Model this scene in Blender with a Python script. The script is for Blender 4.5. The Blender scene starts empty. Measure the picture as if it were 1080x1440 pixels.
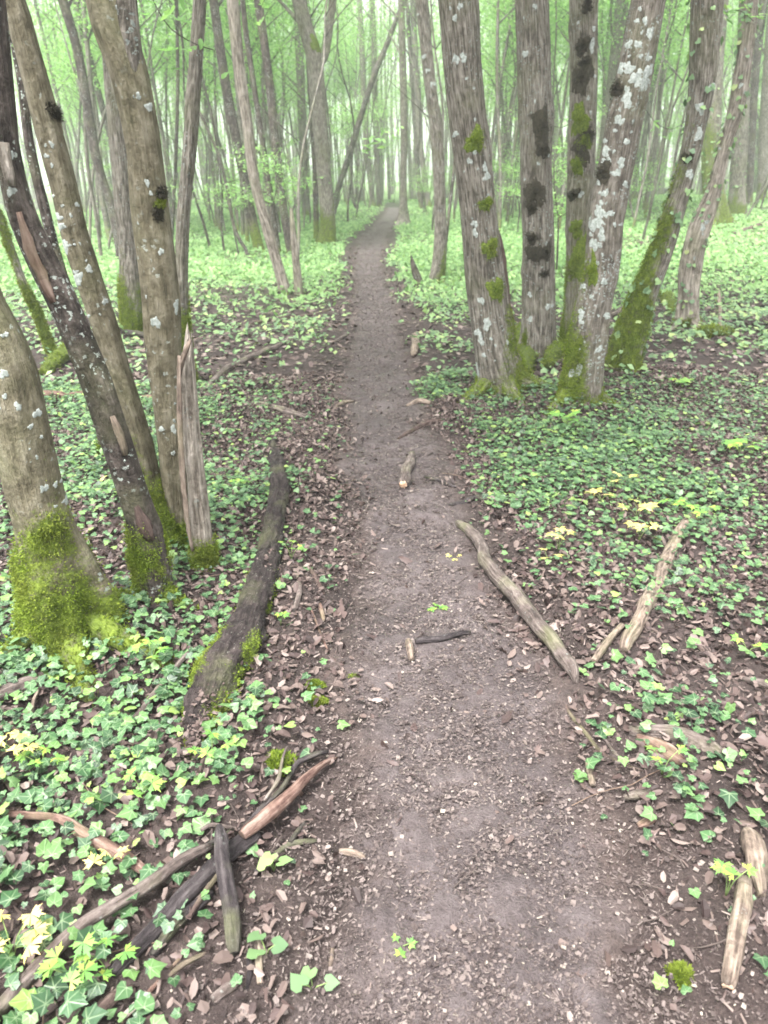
import bpy, math, random
import numpy as np
from mathutils import Vector
random.seed(7); RNG = np.random.default_rng(11)
PI = math.pi
S = bpy.context.scene
COL = S.collection

# ------------------------------------------------------------------ camera, sky, sun, exposure
CAM_H, PITCH, FPX = 1.6, math.radians(24.3), 1040.0
cam_d = bpy.data.cameras.new('camera'); cam = bpy.data.objects.new('camera', cam_d); COL.objects.link(cam)
cam.location = (0, 0, CAM_H); cam.rotation_euler = (PI/2 - PITCH, 0, 0)
cam_d.sensor_fit = 'VERTICAL'; cam_d.sensor_height = 36; cam_d.lens = 36*FPX/1440
cam_d.clip_start = .05; cam_d.clip_end = 1500
cam_d.dof.use_dof = True; cam_d.dof.focus_distance = 2.6; cam_d.dof.aperture_fstop = 4.0
S.camera = cam

W = bpy.data.worlds.new('World'); S.world = W; W.use_nodes = True
wn = W.node_tree; wn.nodes.clear()
sky = wn.nodes.new('ShaderNodeTexSky'); sky.sky_type = 'NISHITA'; sky.sun_disc = False
SUN_EL, SUN_AZ = math.radians(66), math.radians(215)
sky.sun_elevation = SUN_EL; sky.sun_rotation = SUN_AZ; sky.dust_density = 6; sky.air_density = 1.0; sky.ozone_density = 1
hsv = wn.nodes.new('ShaderNodeHueSaturation'); hsv.inputs['Saturation'].default_value = .16
bg = wn.nodes.new('ShaderNodeBackground'); bg.inputs['Strength'].default_value = .125
wo = wn.nodes.new('ShaderNodeOutputWorld')
wn.links.new(sky.outputs[0], hsv.inputs['Color']); wn.links.new(hsv.outputs[0], bg.inputs['Color']); wn.links.new(bg.outputs[0], wo.inputs[0])
sd = bpy.data.lights.new('sun', 'SUN'); sd.energy = 1.5; sd.angle = math.radians(16); sd.color = (1, .985, .96)
sun = bpy.data.objects.new('sun', sd); COL.objects.link(sun)
dvec = Vector((math.sin(SUN_AZ)*math.cos(SUN_EL), math.cos(SUN_AZ)*math.cos(SUN_EL), math.sin(SUN_EL)))
sun.rotation_euler = dvec.to_track_quat('Z', 'Y').to_euler(); sun.location = (0, 0, 30)
S.view_settings.view_transform = 'Standard'; S.view_settings.look = 'None'
S.view_settings.gamma = 1; S.view_settings.use_curve_mapping = False
S.view_settings.exposure = 2.55
HAZE = .003
S.render.engine = 'CYCLES'
S.cycles.max_bounces = 7; S.cycles.diffuse_bounces = 4; S.cycles.transmission_bounces = 5; S.cycles.volume_bounces = 1
S.cycles.use_denoising = True; S.cycles.sample_clamp_indirect = 6
S.cycles.filter_width = 1.7

# ------------------------------------------------------------------ numeric helpers
def ss(a, b, x):
    t = np.clip((np.asarray(x, float)-a)/(b-a), 0, 1); return t*t*(3-2*t)
def _h(ix, iy, iz, seed):
    n = (ix*374761393 + iy*668265263 + iz*2147483647*3 + seed*974711) & 0xFFFFFFFF
    n = ((n ^ (n >> 13))*1274126177) & 0xFFFFFFFF
    n = ((n ^ (n >> 16))*2246822519) & 0xFFFFFFFF
    return ((n ^ (n >> 15)) & 0xFFFFFF)/float(0xFFFFFF)
def vnoise(x, y, z=0., seed=0):
    x, y, z = np.broadcast_arrays(np.asarray(x, float), np.asarray(y, float), np.asarray(z, float))
    xi, yi, zi = [np.floor(a).astype(np.int64) for a in (x, y, z)]
    f = [a-b for a, b in ((x, xi), (y, yi), (z, zi))]; f = [t*t*(3-2*t) for t in f]
    r = 0
    for a in (0, 1):
        for b in (0, 1):
            for c in (0, 1):
                w = (f[0] if a else 1-f[0])*(f[1] if b else 1-f[1])*(f[2] if c else 1-f[2])
                r = r + w*_h(xi+a, yi+b, zi+c, seed)
    return r*2-1
def fbm(x, y, z=0., o=4, seed=0):
    r, a, s = 0, 1., 1.
    for i in range(o):
        r = r + a*vnoise(np.asarray(x)*s, np.asarray(y)*s, np.asarray(z)*s, seed+i*17); a *= .5; s *= 2.03
    return r
SP, CP = math.sin(PITCH), math.cos(PITCH)
def ray(px, py):
    dx, dy = (px-540)/FPX, (720-py)/FPX
    return np.array([dx, CP+dy*SP, -SP+dy*CP])
def at(px, py, Y):
    d = ray(px, py); t = Y/d[1]; return np.array([0, 0, CAM_H])+d*t
def depth(p): return p[1]*CP-(p[2]-CAM_H)*SP
def project(P):
    P = np.atleast_2d(P); dp = np.maximum(P[:, 1]*CP-(P[:, 2]-CAM_H)*SP, .05)
    return 540+FPX*P[:, 0]/dp, 720-FPX*(P[:, 1]*SP+(P[:, 2]-CAM_H)*CP)/dp
def flat(px, py):
    d = ray(px, py); t = CAM_H/(-d[2]); return d[0]*t, d[1]*t

# path edges in the photograph -> centre line and width on the ground
PE = [(286,549,560),(300,540,565),(320,520,553),(340,500,545),(370,492,541),(400,496,550),(430,493,562),(470,486,574),(520,470,585),
      (570,468,605),(620,474,640),(700,480,655),(780,487,690),(850,487,725),(930,478,775),(1000,474,805),(1100,462,850),(1200,440,895),(1300,425,935),(1440,400,980)]
_pe = []
for y, l, r in PE:
    a, b = flat(l, y), flat(r, y); _pe.append((a[1], (a[0]+b[0])/2, b[0]-a[0]))
_pe = np.array(sorted(_pe))
_pe[-1, 2] = _pe[-2, 2]
_pe[:, 2] *= np.interp(_pe[:, 0], [1.5, 3.5, 40], [1., .88, .84])
def pathc(y): return np.interp(y, _pe[:, 0], _pe[:, 1]) + np.where(np.asarray(y) > _pe[-1, 0], (np.asarray(y)-_pe[-1, 0])*.12, 0)
def pathw(y): return np.interp(y, _pe[:, 0], _pe[:, 2])
def pathd(x, y): return np.abs(x-pathc(y))-pathw(y)/2
MOUNDS = []
def hgt(x, y):
    x = np.asarray(x, float); y = np.asarray(y, float)
    h = .022*x*ss(4, 20, y)+.020*np.maximum(x-1.5, 0)*ss(5, 13, y)*ss(60, 25, y) + .35*fbm(x*.07, y*.07, 0, 2, 3)*ss(12, 40, y)*.7
    d = pathd(x, y)
    h = h - .035*(1-ss(-.15, .25, d)) + .02*np.exp(-((d-.25)/.18)**2)
    off = ss(-.1, .3, d)
    h = h + off*(.05*fbm(x*.9, y*.9, 0, 2, 5)) + (.012+.022*off)*fbm(x*3.1, y*3.1, 0, 2, 9)
    for mx, my, mr, mh in MOUNDS: h = h + mh*np.exp(-((x-mx)**2+(y-my)**2)/(mr*mr))
    return h
def ground(px, py):
    d = ray(px, py); t = np.linspace(.6, 90, 6000); h = CAM_H+d[2]*t-hgt(d[0]*t, d[1]*t)
    k = np.where(h < 0)[0]; k = k[0] if len(k) else len(t)-1
    f = h[k-1]/(h[k-1]-h[k]) if h[k] < 0 else 1.; tt = t[k-1]+(t[k]-t[k-1])*f
    return np.array([d[0]*tt, d[1]*tt, float(hgt(d[0]*tt, d[1]*tt))])

# ------------------------------------------------------------------ object helpers
def mesh(name, V, F, mat=None, smooth=True, attrs=None, mi=None):
    V = np.asarray(V, np.float32); me = bpy.data.meshes.new(name)
    Fs = F if isinstance(F, list) else [F]
    Fs = [np.asarray(f, np.int32) for f in Fs if len(f)]
    me.vertices.add(len(V)); me.vertices.foreach_set('co', V.ravel())
    lo = np.concatenate([f.ravel() for f in Fs]); cnt = np.concatenate([np.full(len(f), f.shape[1], np.int32) for f in Fs])
    me.loops.add(len(lo)); me.loops.foreach_set('vertex_index', lo)
    me.polygons.add(len(cnt)); st = np.concatenate([[0], np.cumsum(cnt)[:-1]]).astype(np.int32)
    me.polygons.foreach_set('loop_start', st)
    me.polygons.foreach_set('use_smooth', np.full(len(cnt), bool(smooth)))
    for k, v in (attrs or {}).items():
        v = np.asarray(v, np.float32)
        if v.ndim == 1: a = me.attributes.new(k, 'FLOAT', 'POINT'); a.data.foreach_set('value', v)
        else: a = me.attributes.new(k, 'FLOAT_VECTOR', 'POINT'); a.data.foreach_set('vector', v.ravel())
    if isinstance(mat, (list, tuple)):
        for m in mat: me.materials.append(m)
    elif mat: me.materials.append(mat)
    if mi is not None: me.polygons.foreach_set('material_index', np.asarray(mi, np.int32))
    me.update(calc_edges=True)
    return me
def link(name, data, parent=None, **props):
    o = bpy.data.objects.new(name, data); COL.objects.link(o)
    if parent is not None: o.parent = parent
    for k, v in props.items(): o[k] = v
    return o
def thing(name, label, cat, loc=(0, 0, 0), group=None):
    o = bpy.data.objects.new(name, None); COL.objects.link(o); o.location = loc; o.empty_display_size = .1
    o['label'] = label; o['category'] = cat
    if group: o['group'] = group
    return o
def copy_tree(o, parent=None):
    c = o.copy(); COL.objects.link(c); c.parent = parent
    for ch in list(o.children): copy_tree(ch, c)
    return c

# ------------------------------------------------------------------ materials
def M(name):
    m = bpy.data.materials.new(name); m.use_nodes = True; m.node_tree.nodes.clear(); return m, m.node_tree
class N:
    def __init__(s, nt): s.t = nt
    def n(s, typ, **kw):
        n = s.t.nodes.new(typ)
        for k, v in kw.items(): setattr(n, k, v)
        return n
    def l(s, a, b): s.t.links.new(a, b)
    def noise(s, vec, scale, detail=4, rough=.55, out=0):
        n = s.n('ShaderNodeTexNoise'); n.inputs['Scale'].default_value = scale; n.inputs['Detail'].default_value = detail; n.inputs['Roughness'].default_value = rough
        if vec is not None: s.l(vec, n.inputs['Vector'])
        return n.outputs[out]
    def ramp(s, fac, stops, interp='LINEAR'):
        r = s.n('ShaderNodeValToRGB'); r.color_ramp.interpolation = interp; e = r.color_ramp.elements
        while len(e) < len(stops): e.new(.5)
        for k, (p, c) in zip(e, stops):
            k.position = p; k.color = (c if hasattr(c, '__len__') else (c, c, c))[:3]+(1,) if hasattr(c, '__len__') else (c, c, c, 1)
        s.l(fac, r.inputs[0]); return r.outputs[0]
    def mix(s, f, a, b, typ='MIX'):
        m = s.n('ShaderNodeMix', data_type='RGBA', blend_type=typ)
        for i, v in ((0, f), (6, a), (7, b)):
            if isinstance(v, (int, float)): m.inputs[i].default_value = v if i == 0 else (v, v, v, 1)
            elif isinstance(v, tuple): m.inputs[i].default_value = v[:3]+(1,)
            else: s.l(v, m.inputs[i])
        return m.outputs[2]
    def math(s, op, a, b=0.):
        m = s.n('ShaderNodeMath', operation=op)
        for i, v in ((0, a), (1, b)):
            if isinstance(v, (int, float)): m.inputs[i].default_value = v
            else: s.l(v, m.inputs[i])
        return m.outputs[0]
    def attr(s, name, out='Fac'):
        a = s.n('ShaderNodeAttribute', attribute_name=name); return a.outputs[out]
    def obj(s): return s.n('ShaderNodeTexCoord').outputs['Object']
    def scalev(s, v, x, y, z):
        m = s.n('ShaderNodeMapping'); m.inputs['Scale'].default_value = (x, y, z); s.l(v, m.inputs[0]); return m.outputs[0]
    def bump(s, h, strength, dist):
        b = s.n('ShaderNodeBump'); b.inputs['Strength'].default_value = strength; b.inputs['Distance'].default_value = dist; s.l(h, b.inputs['Height']); return b.outputs[0]
    def pbr(s, col, rough=.9, normal=None, spec=.3):
        p = s.n('ShaderNodeBsdfPrincipled')
        if isinstance(col, tuple): p.inputs['Base Color'].default_value = col[:3]+(1,)
        else: s.l(col, p.inputs['Base Color'])
        if isinstance(rough, (int, float)): p.inputs['Roughness'].default_value = rough
        else: s.l(rough, p.inputs['Roughness'])
        p.inputs['Specular IOR Level'].default_value = spec
        if normal is not None: s.l(normal, p.inputs['Normal'])
        return p.outputs[0]
    def out(s, sh): o = s.n('ShaderNodeOutputMaterial'); s.l(sh, o.inputs[0])

def leaf_mat(name, stops, rough=.45, trans=.4, spec=.35, tint=1.25, patch=None, veins=None):
    m, t = M(name); k = N(t)
    isl = k.n('ShaderNodeNewGeometry').outputs['Random Per Island']
    oi = k.n('ShaderNodeObjectInfo').outputs['Random']
    r = k.math('FRACT', k.math('ADD', isl, oi))
    col = k.ramp(r, stops)
    if patch:
        pos = k.n('ShaderNodeNewGeometry').outputs['Position']
        f = k.ramp(k.noise(pos, patch[0], 2), [(.4, 0.), (.62, 1.)])
        col = k.mix(f, col, k.mix(.6, col, patch[1]))
    nz = k.noise(k.obj(), 60, 2)
    col = k.mix(k.math('MULTIPLY', nz, .35), col, (.0, .0, .0), 'MIX') if False else col
    nrm_ = None
    if veins:
        uv = k.attr('luv', 'Vector'); sp = k.n('ShaderNodeSeparateXYZ'); k.l(uv, sp.inputs[0]); ax = k.math('ABSOLUTE', sp.outputs[0]); yy_ = sp.outputs[1]
        v1 = k.math('ABSOLUTE', k.math('SUBTRACT', k.math('MULTIPLY', ax, .62), k.math('MULTIPLY', yy_, .95)))
        v2 = k.math('ABSOLUTE', k.math('ADD', k.math('MULTIPLY', ax, .28), k.math('MULTIPLY', yy_, .95)))
        vd = k.math('MINIMUM', ax, k.math('MINIMUM', v1, v2)); rr = k.math('SQRT', k.math('ADD', k.math('MULTIPLY', ax, ax), k.math('MULTIPLY', yy_, yy_)))
        vf = k.ramp(vd, [(.008, 1.), (.045, 0.)]); col = k.mix(k.math('MULTIPLY', k.ramp(rr, [(.0, 1.), (.75, .25)]), k.math('MULTIPLY', vf, .55)), col, veins)
        blot = k.ramp(k.noise(k.n('ShaderNodeNewGeometry').outputs['Position'], 55, 4, .7), [(.35, 1.), (.7, 0.)]); col = k.mix(k.math('MULTIPLY', blot, .45), col, k.mix(1., col, (.45,.55,.5), 'MULTIPLY'))
        nrm_ = k.bump(k.math('ADD', vf, k.noise(k.n('ShaderNodeNewGeometry').outputs['Position'], 130, 3)), .35, .002)
    p = k.pbr(col, rough, nrm_, spec)
    tr = k.n('ShaderNodeBsdfTranslucent'); tc = k.mix(1., col, (tint*1.05, tint*1.12, tint*.85), 'MULTIPLY'); k.l(tc, tr.inputs[0])
    mx = k.n('ShaderNodeMixShader'); mx.inputs[0].default_value = trans; k.l(p, mx.inputs[1]); k.l(tr.outputs[0], mx.inputs[2])
    k.out(mx.outputs[0]); return m

MAT = {}
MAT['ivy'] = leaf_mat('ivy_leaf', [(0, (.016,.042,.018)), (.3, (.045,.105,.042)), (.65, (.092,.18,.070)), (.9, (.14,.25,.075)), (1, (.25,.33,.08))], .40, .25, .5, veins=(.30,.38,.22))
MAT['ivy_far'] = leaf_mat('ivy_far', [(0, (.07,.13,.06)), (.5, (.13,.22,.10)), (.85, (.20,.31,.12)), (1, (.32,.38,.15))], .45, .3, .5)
MAT['herb'] = leaf_mat('herb', [(0, (.10,.19,.065)), (.5, (.165,.285,.105)), (1, (.27,.39,.16))], .5, .4, .4)
MAT['anemone'] = leaf_mat('anemone', [(0, (.10,.24,.06)), (.6, (.18,.34,.07)), (1, (.34,.42,.08))], .5, .35, .3)
MAT['yellow'] = leaf_mat('yellow_leaf', [(0, (.50,.45,.12)), (.5, (.62,.50,.22)), (1, (.40,.42,.10))], .55, .35, .3)
MAT['crown'] = leaf_mat('crown_leaf', [(0, (.13,.25,.08)), (.5, (.20,.35,.12)), (1, (.31,.46,.18))], .5, .55, .35, tint=1.15)
MAT['litter'] = leaf_mat('litter', [(0, (.024,.015,.014)), (.3, (.058,.037,.034)), (.6, (.100,.071,.062)), (.9, (.150,.113,.100)), (1, (.21,.168,.15))], .65, .05, .35)
MAT['dead_leaf'] = leaf_mat('dead_leaf', [(0, (.045,.029,.027)), (.4, (.085,.056,.050)), (.75, (.13,.092,.083)), (1, (.22,.17,.15))], .55, .08, .4)
MAT['mossblade'] = leaf_mat('moss_blade', [(0, (.060,.092,.011)), (.5, (.115,.165,.019)), (1, (.18,.235,.032))], .8, .2, .1, patch=(7, (.14,.16,.03)))
MAT['chip'] = leaf_mat('chips', [(0, (.030,.022,.021)), (.45, (.075,.058,.054)), (.85, (.135,.108,.10)), (.975, (.18,.15,.135)), (1, (.28,.24,.20))], .8, 0., .2)

def soil_mat(name, dark, mid, light, green=False, path=False, far=(.10,.17,.05)):
    m, t = M(name); k = N(t); v = k.obj()
    a = k.noise(v, 2.2, 3); b = k.noise(v, 26, 6, .65); c = k.noise(v, 140, 3, .7)
    f = k.math('ADD', k.math('MULTIPLY', a, .35), k.math('ADD', k.math('MULTIPLY', b, .45), k.math('MULTIPLY', c, .3)))
    col = k.ramp(f, [(.36, dark), (.53, mid), (.72, light)])
    vo = k.n('ShaderNodeTexVoronoi'); vo.inputs['Scale'].default_value = 75; k.l(v, vo.inputs['Vector'])
    sp = k.ramp(vo.outputs['Distance'], [(.0, 1.), (.16, 1.), (.22, 0.)])
    rnd = k.ramp(vo.outputs['Color'], [(.80, 0.), (.86, 1.)])
    col = k.mix(k.math('MULTIPLY', k.math('MULTIPLY', sp, rnd), .35), col, (.26,.21,.19))
    if path:
        wet = k.ramp(k.noise(v, 1.7, 5, .65), [(.42, 1.), (.6, 0.)]); col = k.mix(k.math('MULTIPLY', wet, .5), col, k.mix(1., col, (.40,.38,.40), 'MULTIPLY'))
        e = k.math('ADD', k.attr('edge'), k.math('MULTIPLY', k.math('SUBTRACT', k.noise(v, 7, 5, .7), .5), 1.3))
        col = k.mix(k.ramp(e, [(.35, 0.), (.75, 1.)]), col, k.mix(k.ramp(f, [(.40, 0.), (.66, 1.)]), (.016,.011,.010), (.085,.062,.056)))
    if green: col = k.mix(k.attr('green'), col, k.ramp(k.noise(v, 3, 4, .7), [(.35, (.06,.11,.03)), (.6, far)]))
    h = k.math('ADD', b, k.math('MULTIPLY', c, .6))
    k.out(k.pbr(col, .95 if green else k.ramp(a, [(.4, .62), (.65, .95)]), k.bump(h, .9, .02), .3)); return m
MAT['ground'] = soil_mat('forest_floor', (.014,.010,.009), (.034,.024,.022), (.075,.055,.050), True)
MAT['path'] = soil_mat('trodden_soil', (.034,.026,.025), (.086,.068,.067), (.150,.125,.124), path=True)

def bark_mat(name, cols, stripe=9., lich=.5, lichcol=(.27,.30,.275), stripes=1., mossy=True, bumpd=.010, crack=0., spk=55):
    """cols = dark, mid, light; coordinates come from the 'rest' attribute (a straightened trunk)"""
    m, t = M(name); k = N(t); r = k.attr('rest', 'Vector')
    v1 = k.scalev(r, 1, 1, .09); v2 = k.scalev(r, 1, 1, .6)
    st = k.noise(v1, stripe*7, 5, .6); big = k.noise(r, 3.0, 4, .6); med = k.noise(v2, 22, 5, .65); fine = k.noise(r, 120, 3, .7)
    st = k.ramp(st, [(.36, 0.), (.64, 1.)]); med = k.ramp(med, [(.32, 0.), (.68, 1.)])
    f = k.math('ADD', k.math('MULTIPLY', st, .42*stripes), k.math('ADD', k.math('MULTIPLY', big, .35), k.math('MULTIPLY', med, .50-.25*stripes)))
    c0 = .5*(.42*stripes+.35+.50-.25*stripes)
    col = k.ramp(f, [(c0-.22, cols[0]), (c0+.0, cols[1]), (c0+.26, cols[2])])
    scar = k.ramp(k.noise(k.scalev(r, .8, .8, 5), 7, 3, .5), [(.66, 0.), (.73, 1.)]); col = k.mix(k.math('MULTIPLY', scar, .45), col, cols[0])
    col = k.mix(k.math('MULTIPLY', fine, .35), col, cols[0])
    vo = k.n('ShaderNodeTexVoronoi'); vo.inputs['Scale'].default_value = spk; k.l(k.mix(.035, r, k.noise(r, 60, 3, .6, 1)), vo.inputs['Vector'])
    dots = k.ramp(vo.outputs['Distance'], [(.30, 1.), (.38, 0.)]); pick = k.ramp(vo.outputs['Color'], [(.80-.25*lich, 0.), (.83-.25*lich, 1.)])
    area = k.ramp(k.noise(r, 4.5, 3), [(.46, 0.), (.58, 1.)])
    lf = k.math('MULTIPLY', k.math('MULTIPLY', dots, pick), area)
    col = k.mix(k.math('MULTIPLY', lf, min(1, lich*1.6)), col, lichcol)
    ga = k.ramp(k.noise(r, 2.1, 4, .6), [(.50, 0.), (.68, 1.)])
    col = k.mix(k.math('MULTIPLY', ga, .38), col, (.15,.16,.075))
    if mossy:
        mo = k.attr('moss'); mf = k.ramp(k.math('ADD', mo, k.math('MULTIPLY', k.math('SUBTRACT', k.noise(r, 30, 5, .75), .5), 2.2)), [(.30, 0.), (.85, 1.)])
        mc = k.ramp(k.noise(r, 30, 4), [(.33, (.045,.062,.009)), (.5, (.085,.12,.016)), (.66, (.14,.185,.028))])
        col = k.mix(mf, col, mc)
    h = k.math('ADD', k.math('MULTIPLY', st, 1.1*stripes+.2), k.math('ADD', med, k.math('MULTIPLY', fine, .3)))
    k.out(k.pbr(col, .88, k.bump(h, .85, bumpd), .25)); return m
MAT['b_grey'] = bark_mat('bark_fluted_grey', ((.066,.058,.046), (.195,.172,.142), (.36,.33,.285)), 13, .9, stripes=1.08, bumpd=.018)
MAT['b_lichen'] = bark_mat('bark_lichen', ((.062,.052,.042), (.165,.143,.118), (.31,.28,.245)), 12, 1.9, (.31,.345,.325), .8, bumpd=.016)
MAT['b_olive'] = bark_mat('bark_smooth_olive', ((.050,.043,.026), (.130,.113,.074), (.225,.203,.15)), 14, .45, (.28,.31,.28), .32, bumpd=.010)
MAT['b_dark'] = bark_mat('bark_dark_peeling', ((.018,.014,.012), (.060,.048,.041), (.17,.14,.125)), 6, 1.3, (.36,.40,.36), .5, bumpd=.018)
MAT['b_dead'] = bark_mat('dead_wood_pale', ((.10,.083,.067), (.27,.235,.195), (.45,.40,.35)), 9, .4, stripes=1.0, bumpd=.014)
MAT['b_far'] = bark_mat('bark_background', ((.045,.040,.033), (.125,.112,.094), (.25,.23,.20)), 3, .7, stripes=.6, bumpd=.01)
MAT['w_dark'] = bark_mat('wet_dark_wood', ((.012,.009,.010), (.036,.029,.030), (.085,.072,.072)), 5, .1, stripes=.8, bumpd=.006)
MAT['w_grey'] = bark_mat('weathered_stick', ((.035,.026,.023), (.105,.082,.073), (.20,.165,.15)), 6, .25, stripes=.8, bumpd=.004)
MAT['w_brown'] = bark_mat('brown_stick', ((.025,.016,.014), (.075,.050,.043), (.15,.11,.095)), 6, .1, stripes=.7, bumpd=.004)
MAT['w_pale'] = bark_mat('pale_stick', ((.055,.040,.032), (.19,.145,.115), (.33,.265,.215)), 6, .2, stripes=.8, bumpd=.004)
MAT['w_red'] = bark_mat('reddish_stick', ((.050,.026,.021), (.14,.085,.068), (.25,.18,.15)), 6, .1, stripes=.8, bumpd=.003)
MAT['w_rot'] = bark_mat('rotten_log_wood', ((.009,.006,.006), (.030,.022,.021), (.075,.058,.054)), 6, .25, (.30,.30,.26), .5, bumpd=.016, spk=70)
def flatmat(name, c1, c2, scale=40, rough=.9, bd=.002):
    m, t = M(name); k = N(t); v = k.obj(); n = k.noise(v, scale, 5, .65)
    k.out(k.pbr(k.ramp(n, [(.35, c1), (.65, c2)]), rough, k.bump(n, .8, bd), .2)); return m
MAT['lichen'] = flatmat('lichen_crust', (.17,.19,.17), (.36,.385,.36), 60)
MAT['mosspatch'] = flatmat('green_moss_patch', (.035,.055,.008), (.13,.17,.025), 60, bd=.01)
MAT['darkpatch'] = flatmat('dark_moss_patch', (.018,.017,.012), (.060,.052,.036), 60, bd=.012)
MAT['cut'] = flatmat('fresh_broken_wood', (.36,.22,.14), (.62,.45,.33), 50)
MAT['stem'] = flatmat('thin_stem', (.09,.06,.045), (.17,.12,.09), 30)
MAT['gstem'] = flatmat('green_stem', (.10,.16,.05), (.2,.26,.1), 30)

# ------------------------------------------------------------------ geometry builders
def tube(P, R, segs=16, rough=0., lobes=None, seed=0, cap=True, rest0=0., nscale=1.):
    """swept tube with parallel-transported rings; returns V, F, rest, (frames)"""
    P = np.asarray(P, float); R = np.asarray(R, float); n = len(P)
    T = np.gradient(P, axis=0); T /= np.linalg.norm(T, axis=1)[:, None]
    U = np.zeros_like(P); u = np.array([1., 0, 0]) if abs(T[0][0]) < .9 else np.array([0, 0, 1.])
    for i in range(n):
        u = u-T[i]*np.dot(u, T[i]); u /= np.linalg.norm(u); U[i] = u
    Vv = np.cross(T, U)
    s = np.concatenate([[0], np.cumsum(np.linalg.norm(np.diff(P, axis=0), axis=1))])
    th = np.arange(segs)/segs*2*PI
    c, sn = np.cos(th), np.sin(th)
    rr = R[:, None]*np.ones(segs)
    if rough:
        m = R.mean()
        rr = rr*(1+rough*fbm(c[None]*1.4+seed, sn[None]*1.4, (s/(m*5*nscale))[:, None], 3, seed)+rough*.5*fbm(c[None]*3.2+seed*2, sn[None]*3.2, (s/(m*9))[:, None], 2, seed+5))
    if rough and nscale < 1: rr = rr*(1+.09*fbm(c[None]*3+seed, sn[None]*3, (s/(m*4))[:, None], 3, seed+9))
    if lobes is not None: rr = rr*lobes(s, th)
    V = P[:, None]+rr[..., None]*(c[None, :, None]*U[:, None]+sn[None, :, None]*Vv[:, None])
    Rm = R.mean()
    rest = np.stack([np.broadcast_to(c*Rm, rr.shape)+seed*1.7, np.broadcast_to(sn*Rm, rr.shape), np.broadcast_to(s[:, None]+rest0, rr.shape)], -1).reshape(-1, 3)
    i = np.arange(n-1)[:, None]*segs; j = np.arange(segs)[None]; j2 = (j+1) % segs
    F = np.stack([i+j, i+j2, i+segs+j2, i+segs+j], -1).reshape(-1, 4)
    V = V.reshape(-1, 3); Fs = [F]
    if cap:
        V = np.vstack([V, P[0], P[-1]]); rest = np.vstack([rest, rest[0]*0+[0, 0, s[0]], [0, 0, s[-1]]])
        a, b = n*segs, n*segs+1; jj = np.arange(segs); k2 = (jj+1) % segs
        Fs.append(np.stack([np.full(segs, a), k2, jj], -1)); Fs.append(np.stack([np.full(segs, b), (n-1)*segs+jj, (n-1)*segs+k2], -1))
    return V, Fs, rest, dict(P=P, R=R, U=U, W=Vv, T=T, s=s, rr=rr, segs=segs)
def spline(pts, ds):
    """Catmull-Rom through rows of pts (any columns, first 3 = xyz)"""
    p = np.asarray(pts, float); p = np.vstack([2*p[0]-p[1], p, 2*p[-1]-p[-2]]); out = []
    for i in range(1, len(p)-2):
        L = np.linalg.norm(p[i+1, :3]-p[i, :3]); k = max(1, int(round(L/ds)))
        for t in np.arange(k)/k:
            out.append(.5*((2*p[i])+(-p[i-1]+p[i+1])*t+(2*p[i-1]-5*p[i]+4*p[i+1]-p[i+2])*t*t+(-p[i-1]+3*p[i]-3*p[i+1]+p[i+2])*t**3))
    out.append(p[-2]); return np.array(out)
def join(parts):
    V, F3, F4, A, o = [], [], [], [], 0
    for v, fs, rest in parts:
        V.append(v); A.append(rest)
        for f in fs:
            f = np.asarray(f)
            (F3 if f.shape[1] == 3 else F4).append(f+o)
        o += len(v)
    return np.vstack(V), [np.vstack(f) for f in (F3, F4) if f], np.vstack(A)
LUV = []
def scatter(templates, P, yaw, nrm, scale, pick=None, flatten=None):
    """merge rotated copies of leaf templates; nrm = leaf normals"""
    P = np.asarray(P); n = len(P); pick = RNG.integers(0, len(templates), n) if pick is None else pick
    VV, FF, off = [], [], 0; LUV.clear()
    nrm = nrm/np.linalg.norm(nrm, axis=1)[:, None]
    ref = np.stack([np.cos(yaw), np.sin(yaw), np.zeros(n)], -1)
    X = ref-nrm*(ref*nrm).sum(1)[:, None]; X /= np.maximum(np.linalg.norm(X, axis=1), 1e-6)[:, None]; Y = np.cross(nrm, X)
    for ti, (tv, tf) in enumerate(templates):
        I = np.where(pick == ti)[0]
        if not len(I): continue
        s = scale[I][:, None, None]
        v = P[I][:, None]+s*(tv[None, :, 0:1]*X[I][:, None]+tv[None, :, 1:2]*Y[I][:, None]+tv[None, :, 2:3]*nrm[I][:, None])
        f = tf[None]+(np.arange(len(I))*len(tv))[:, None, None]+off
        LUV.append(np.tile(tv, (len(I), 1))); VV.append(v.reshape(-1, 3)); FF.append(f.reshape(-1, tf.shape[1])); off += len(I)*len(tv)
    return np.vstack(VV), FF
def fan(outline, zc=0., zf=None):
    o = np.array(outline, float); z = np.zeros(len(o)) if zf is None else np.array([zf(a, b) for a, b in o])
    V = np.vstack([[0, .12, zc], np.column_stack([o, z])]); n = len(o)
    F = np.array([[0, i+1, (i+1) % n+1] for i in range(n)]); return V, F
def ivy_t(v):
    r = random.Random(v); o = []
    base = [(0,-.06),(.24,-.24),(.46,-.14),(.41,.08),(.56,.30),(.31,.42),(.14,.62),(.0,.80),(-.15,.60),(-.30,.42),(-.54,.29),(-.41,.07),(-.45,-.15),(-.23,-.25)]
    if v % 2: base = [(0,-.02),(.22,-.18),(.42,-.06),(.44,.24),(.26,.42),(0,.74),(-.26,.43),(-.45,.22),(-.40,-.08),(-.2,-.18)]
    for a, b in base: o.append((a*(1+r.uniform(-.1, .1)), b*(1+r.uniform(-.1, .1))))
    k = r.uniform(-.5, .05)
    return fan(o, .0, lambda a, b: k*(a*a+.5*b*b)+.05*abs(a)+r.uniform(-.03, .03))
IVY = [ivy_t(i) for i in range(6)]
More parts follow.
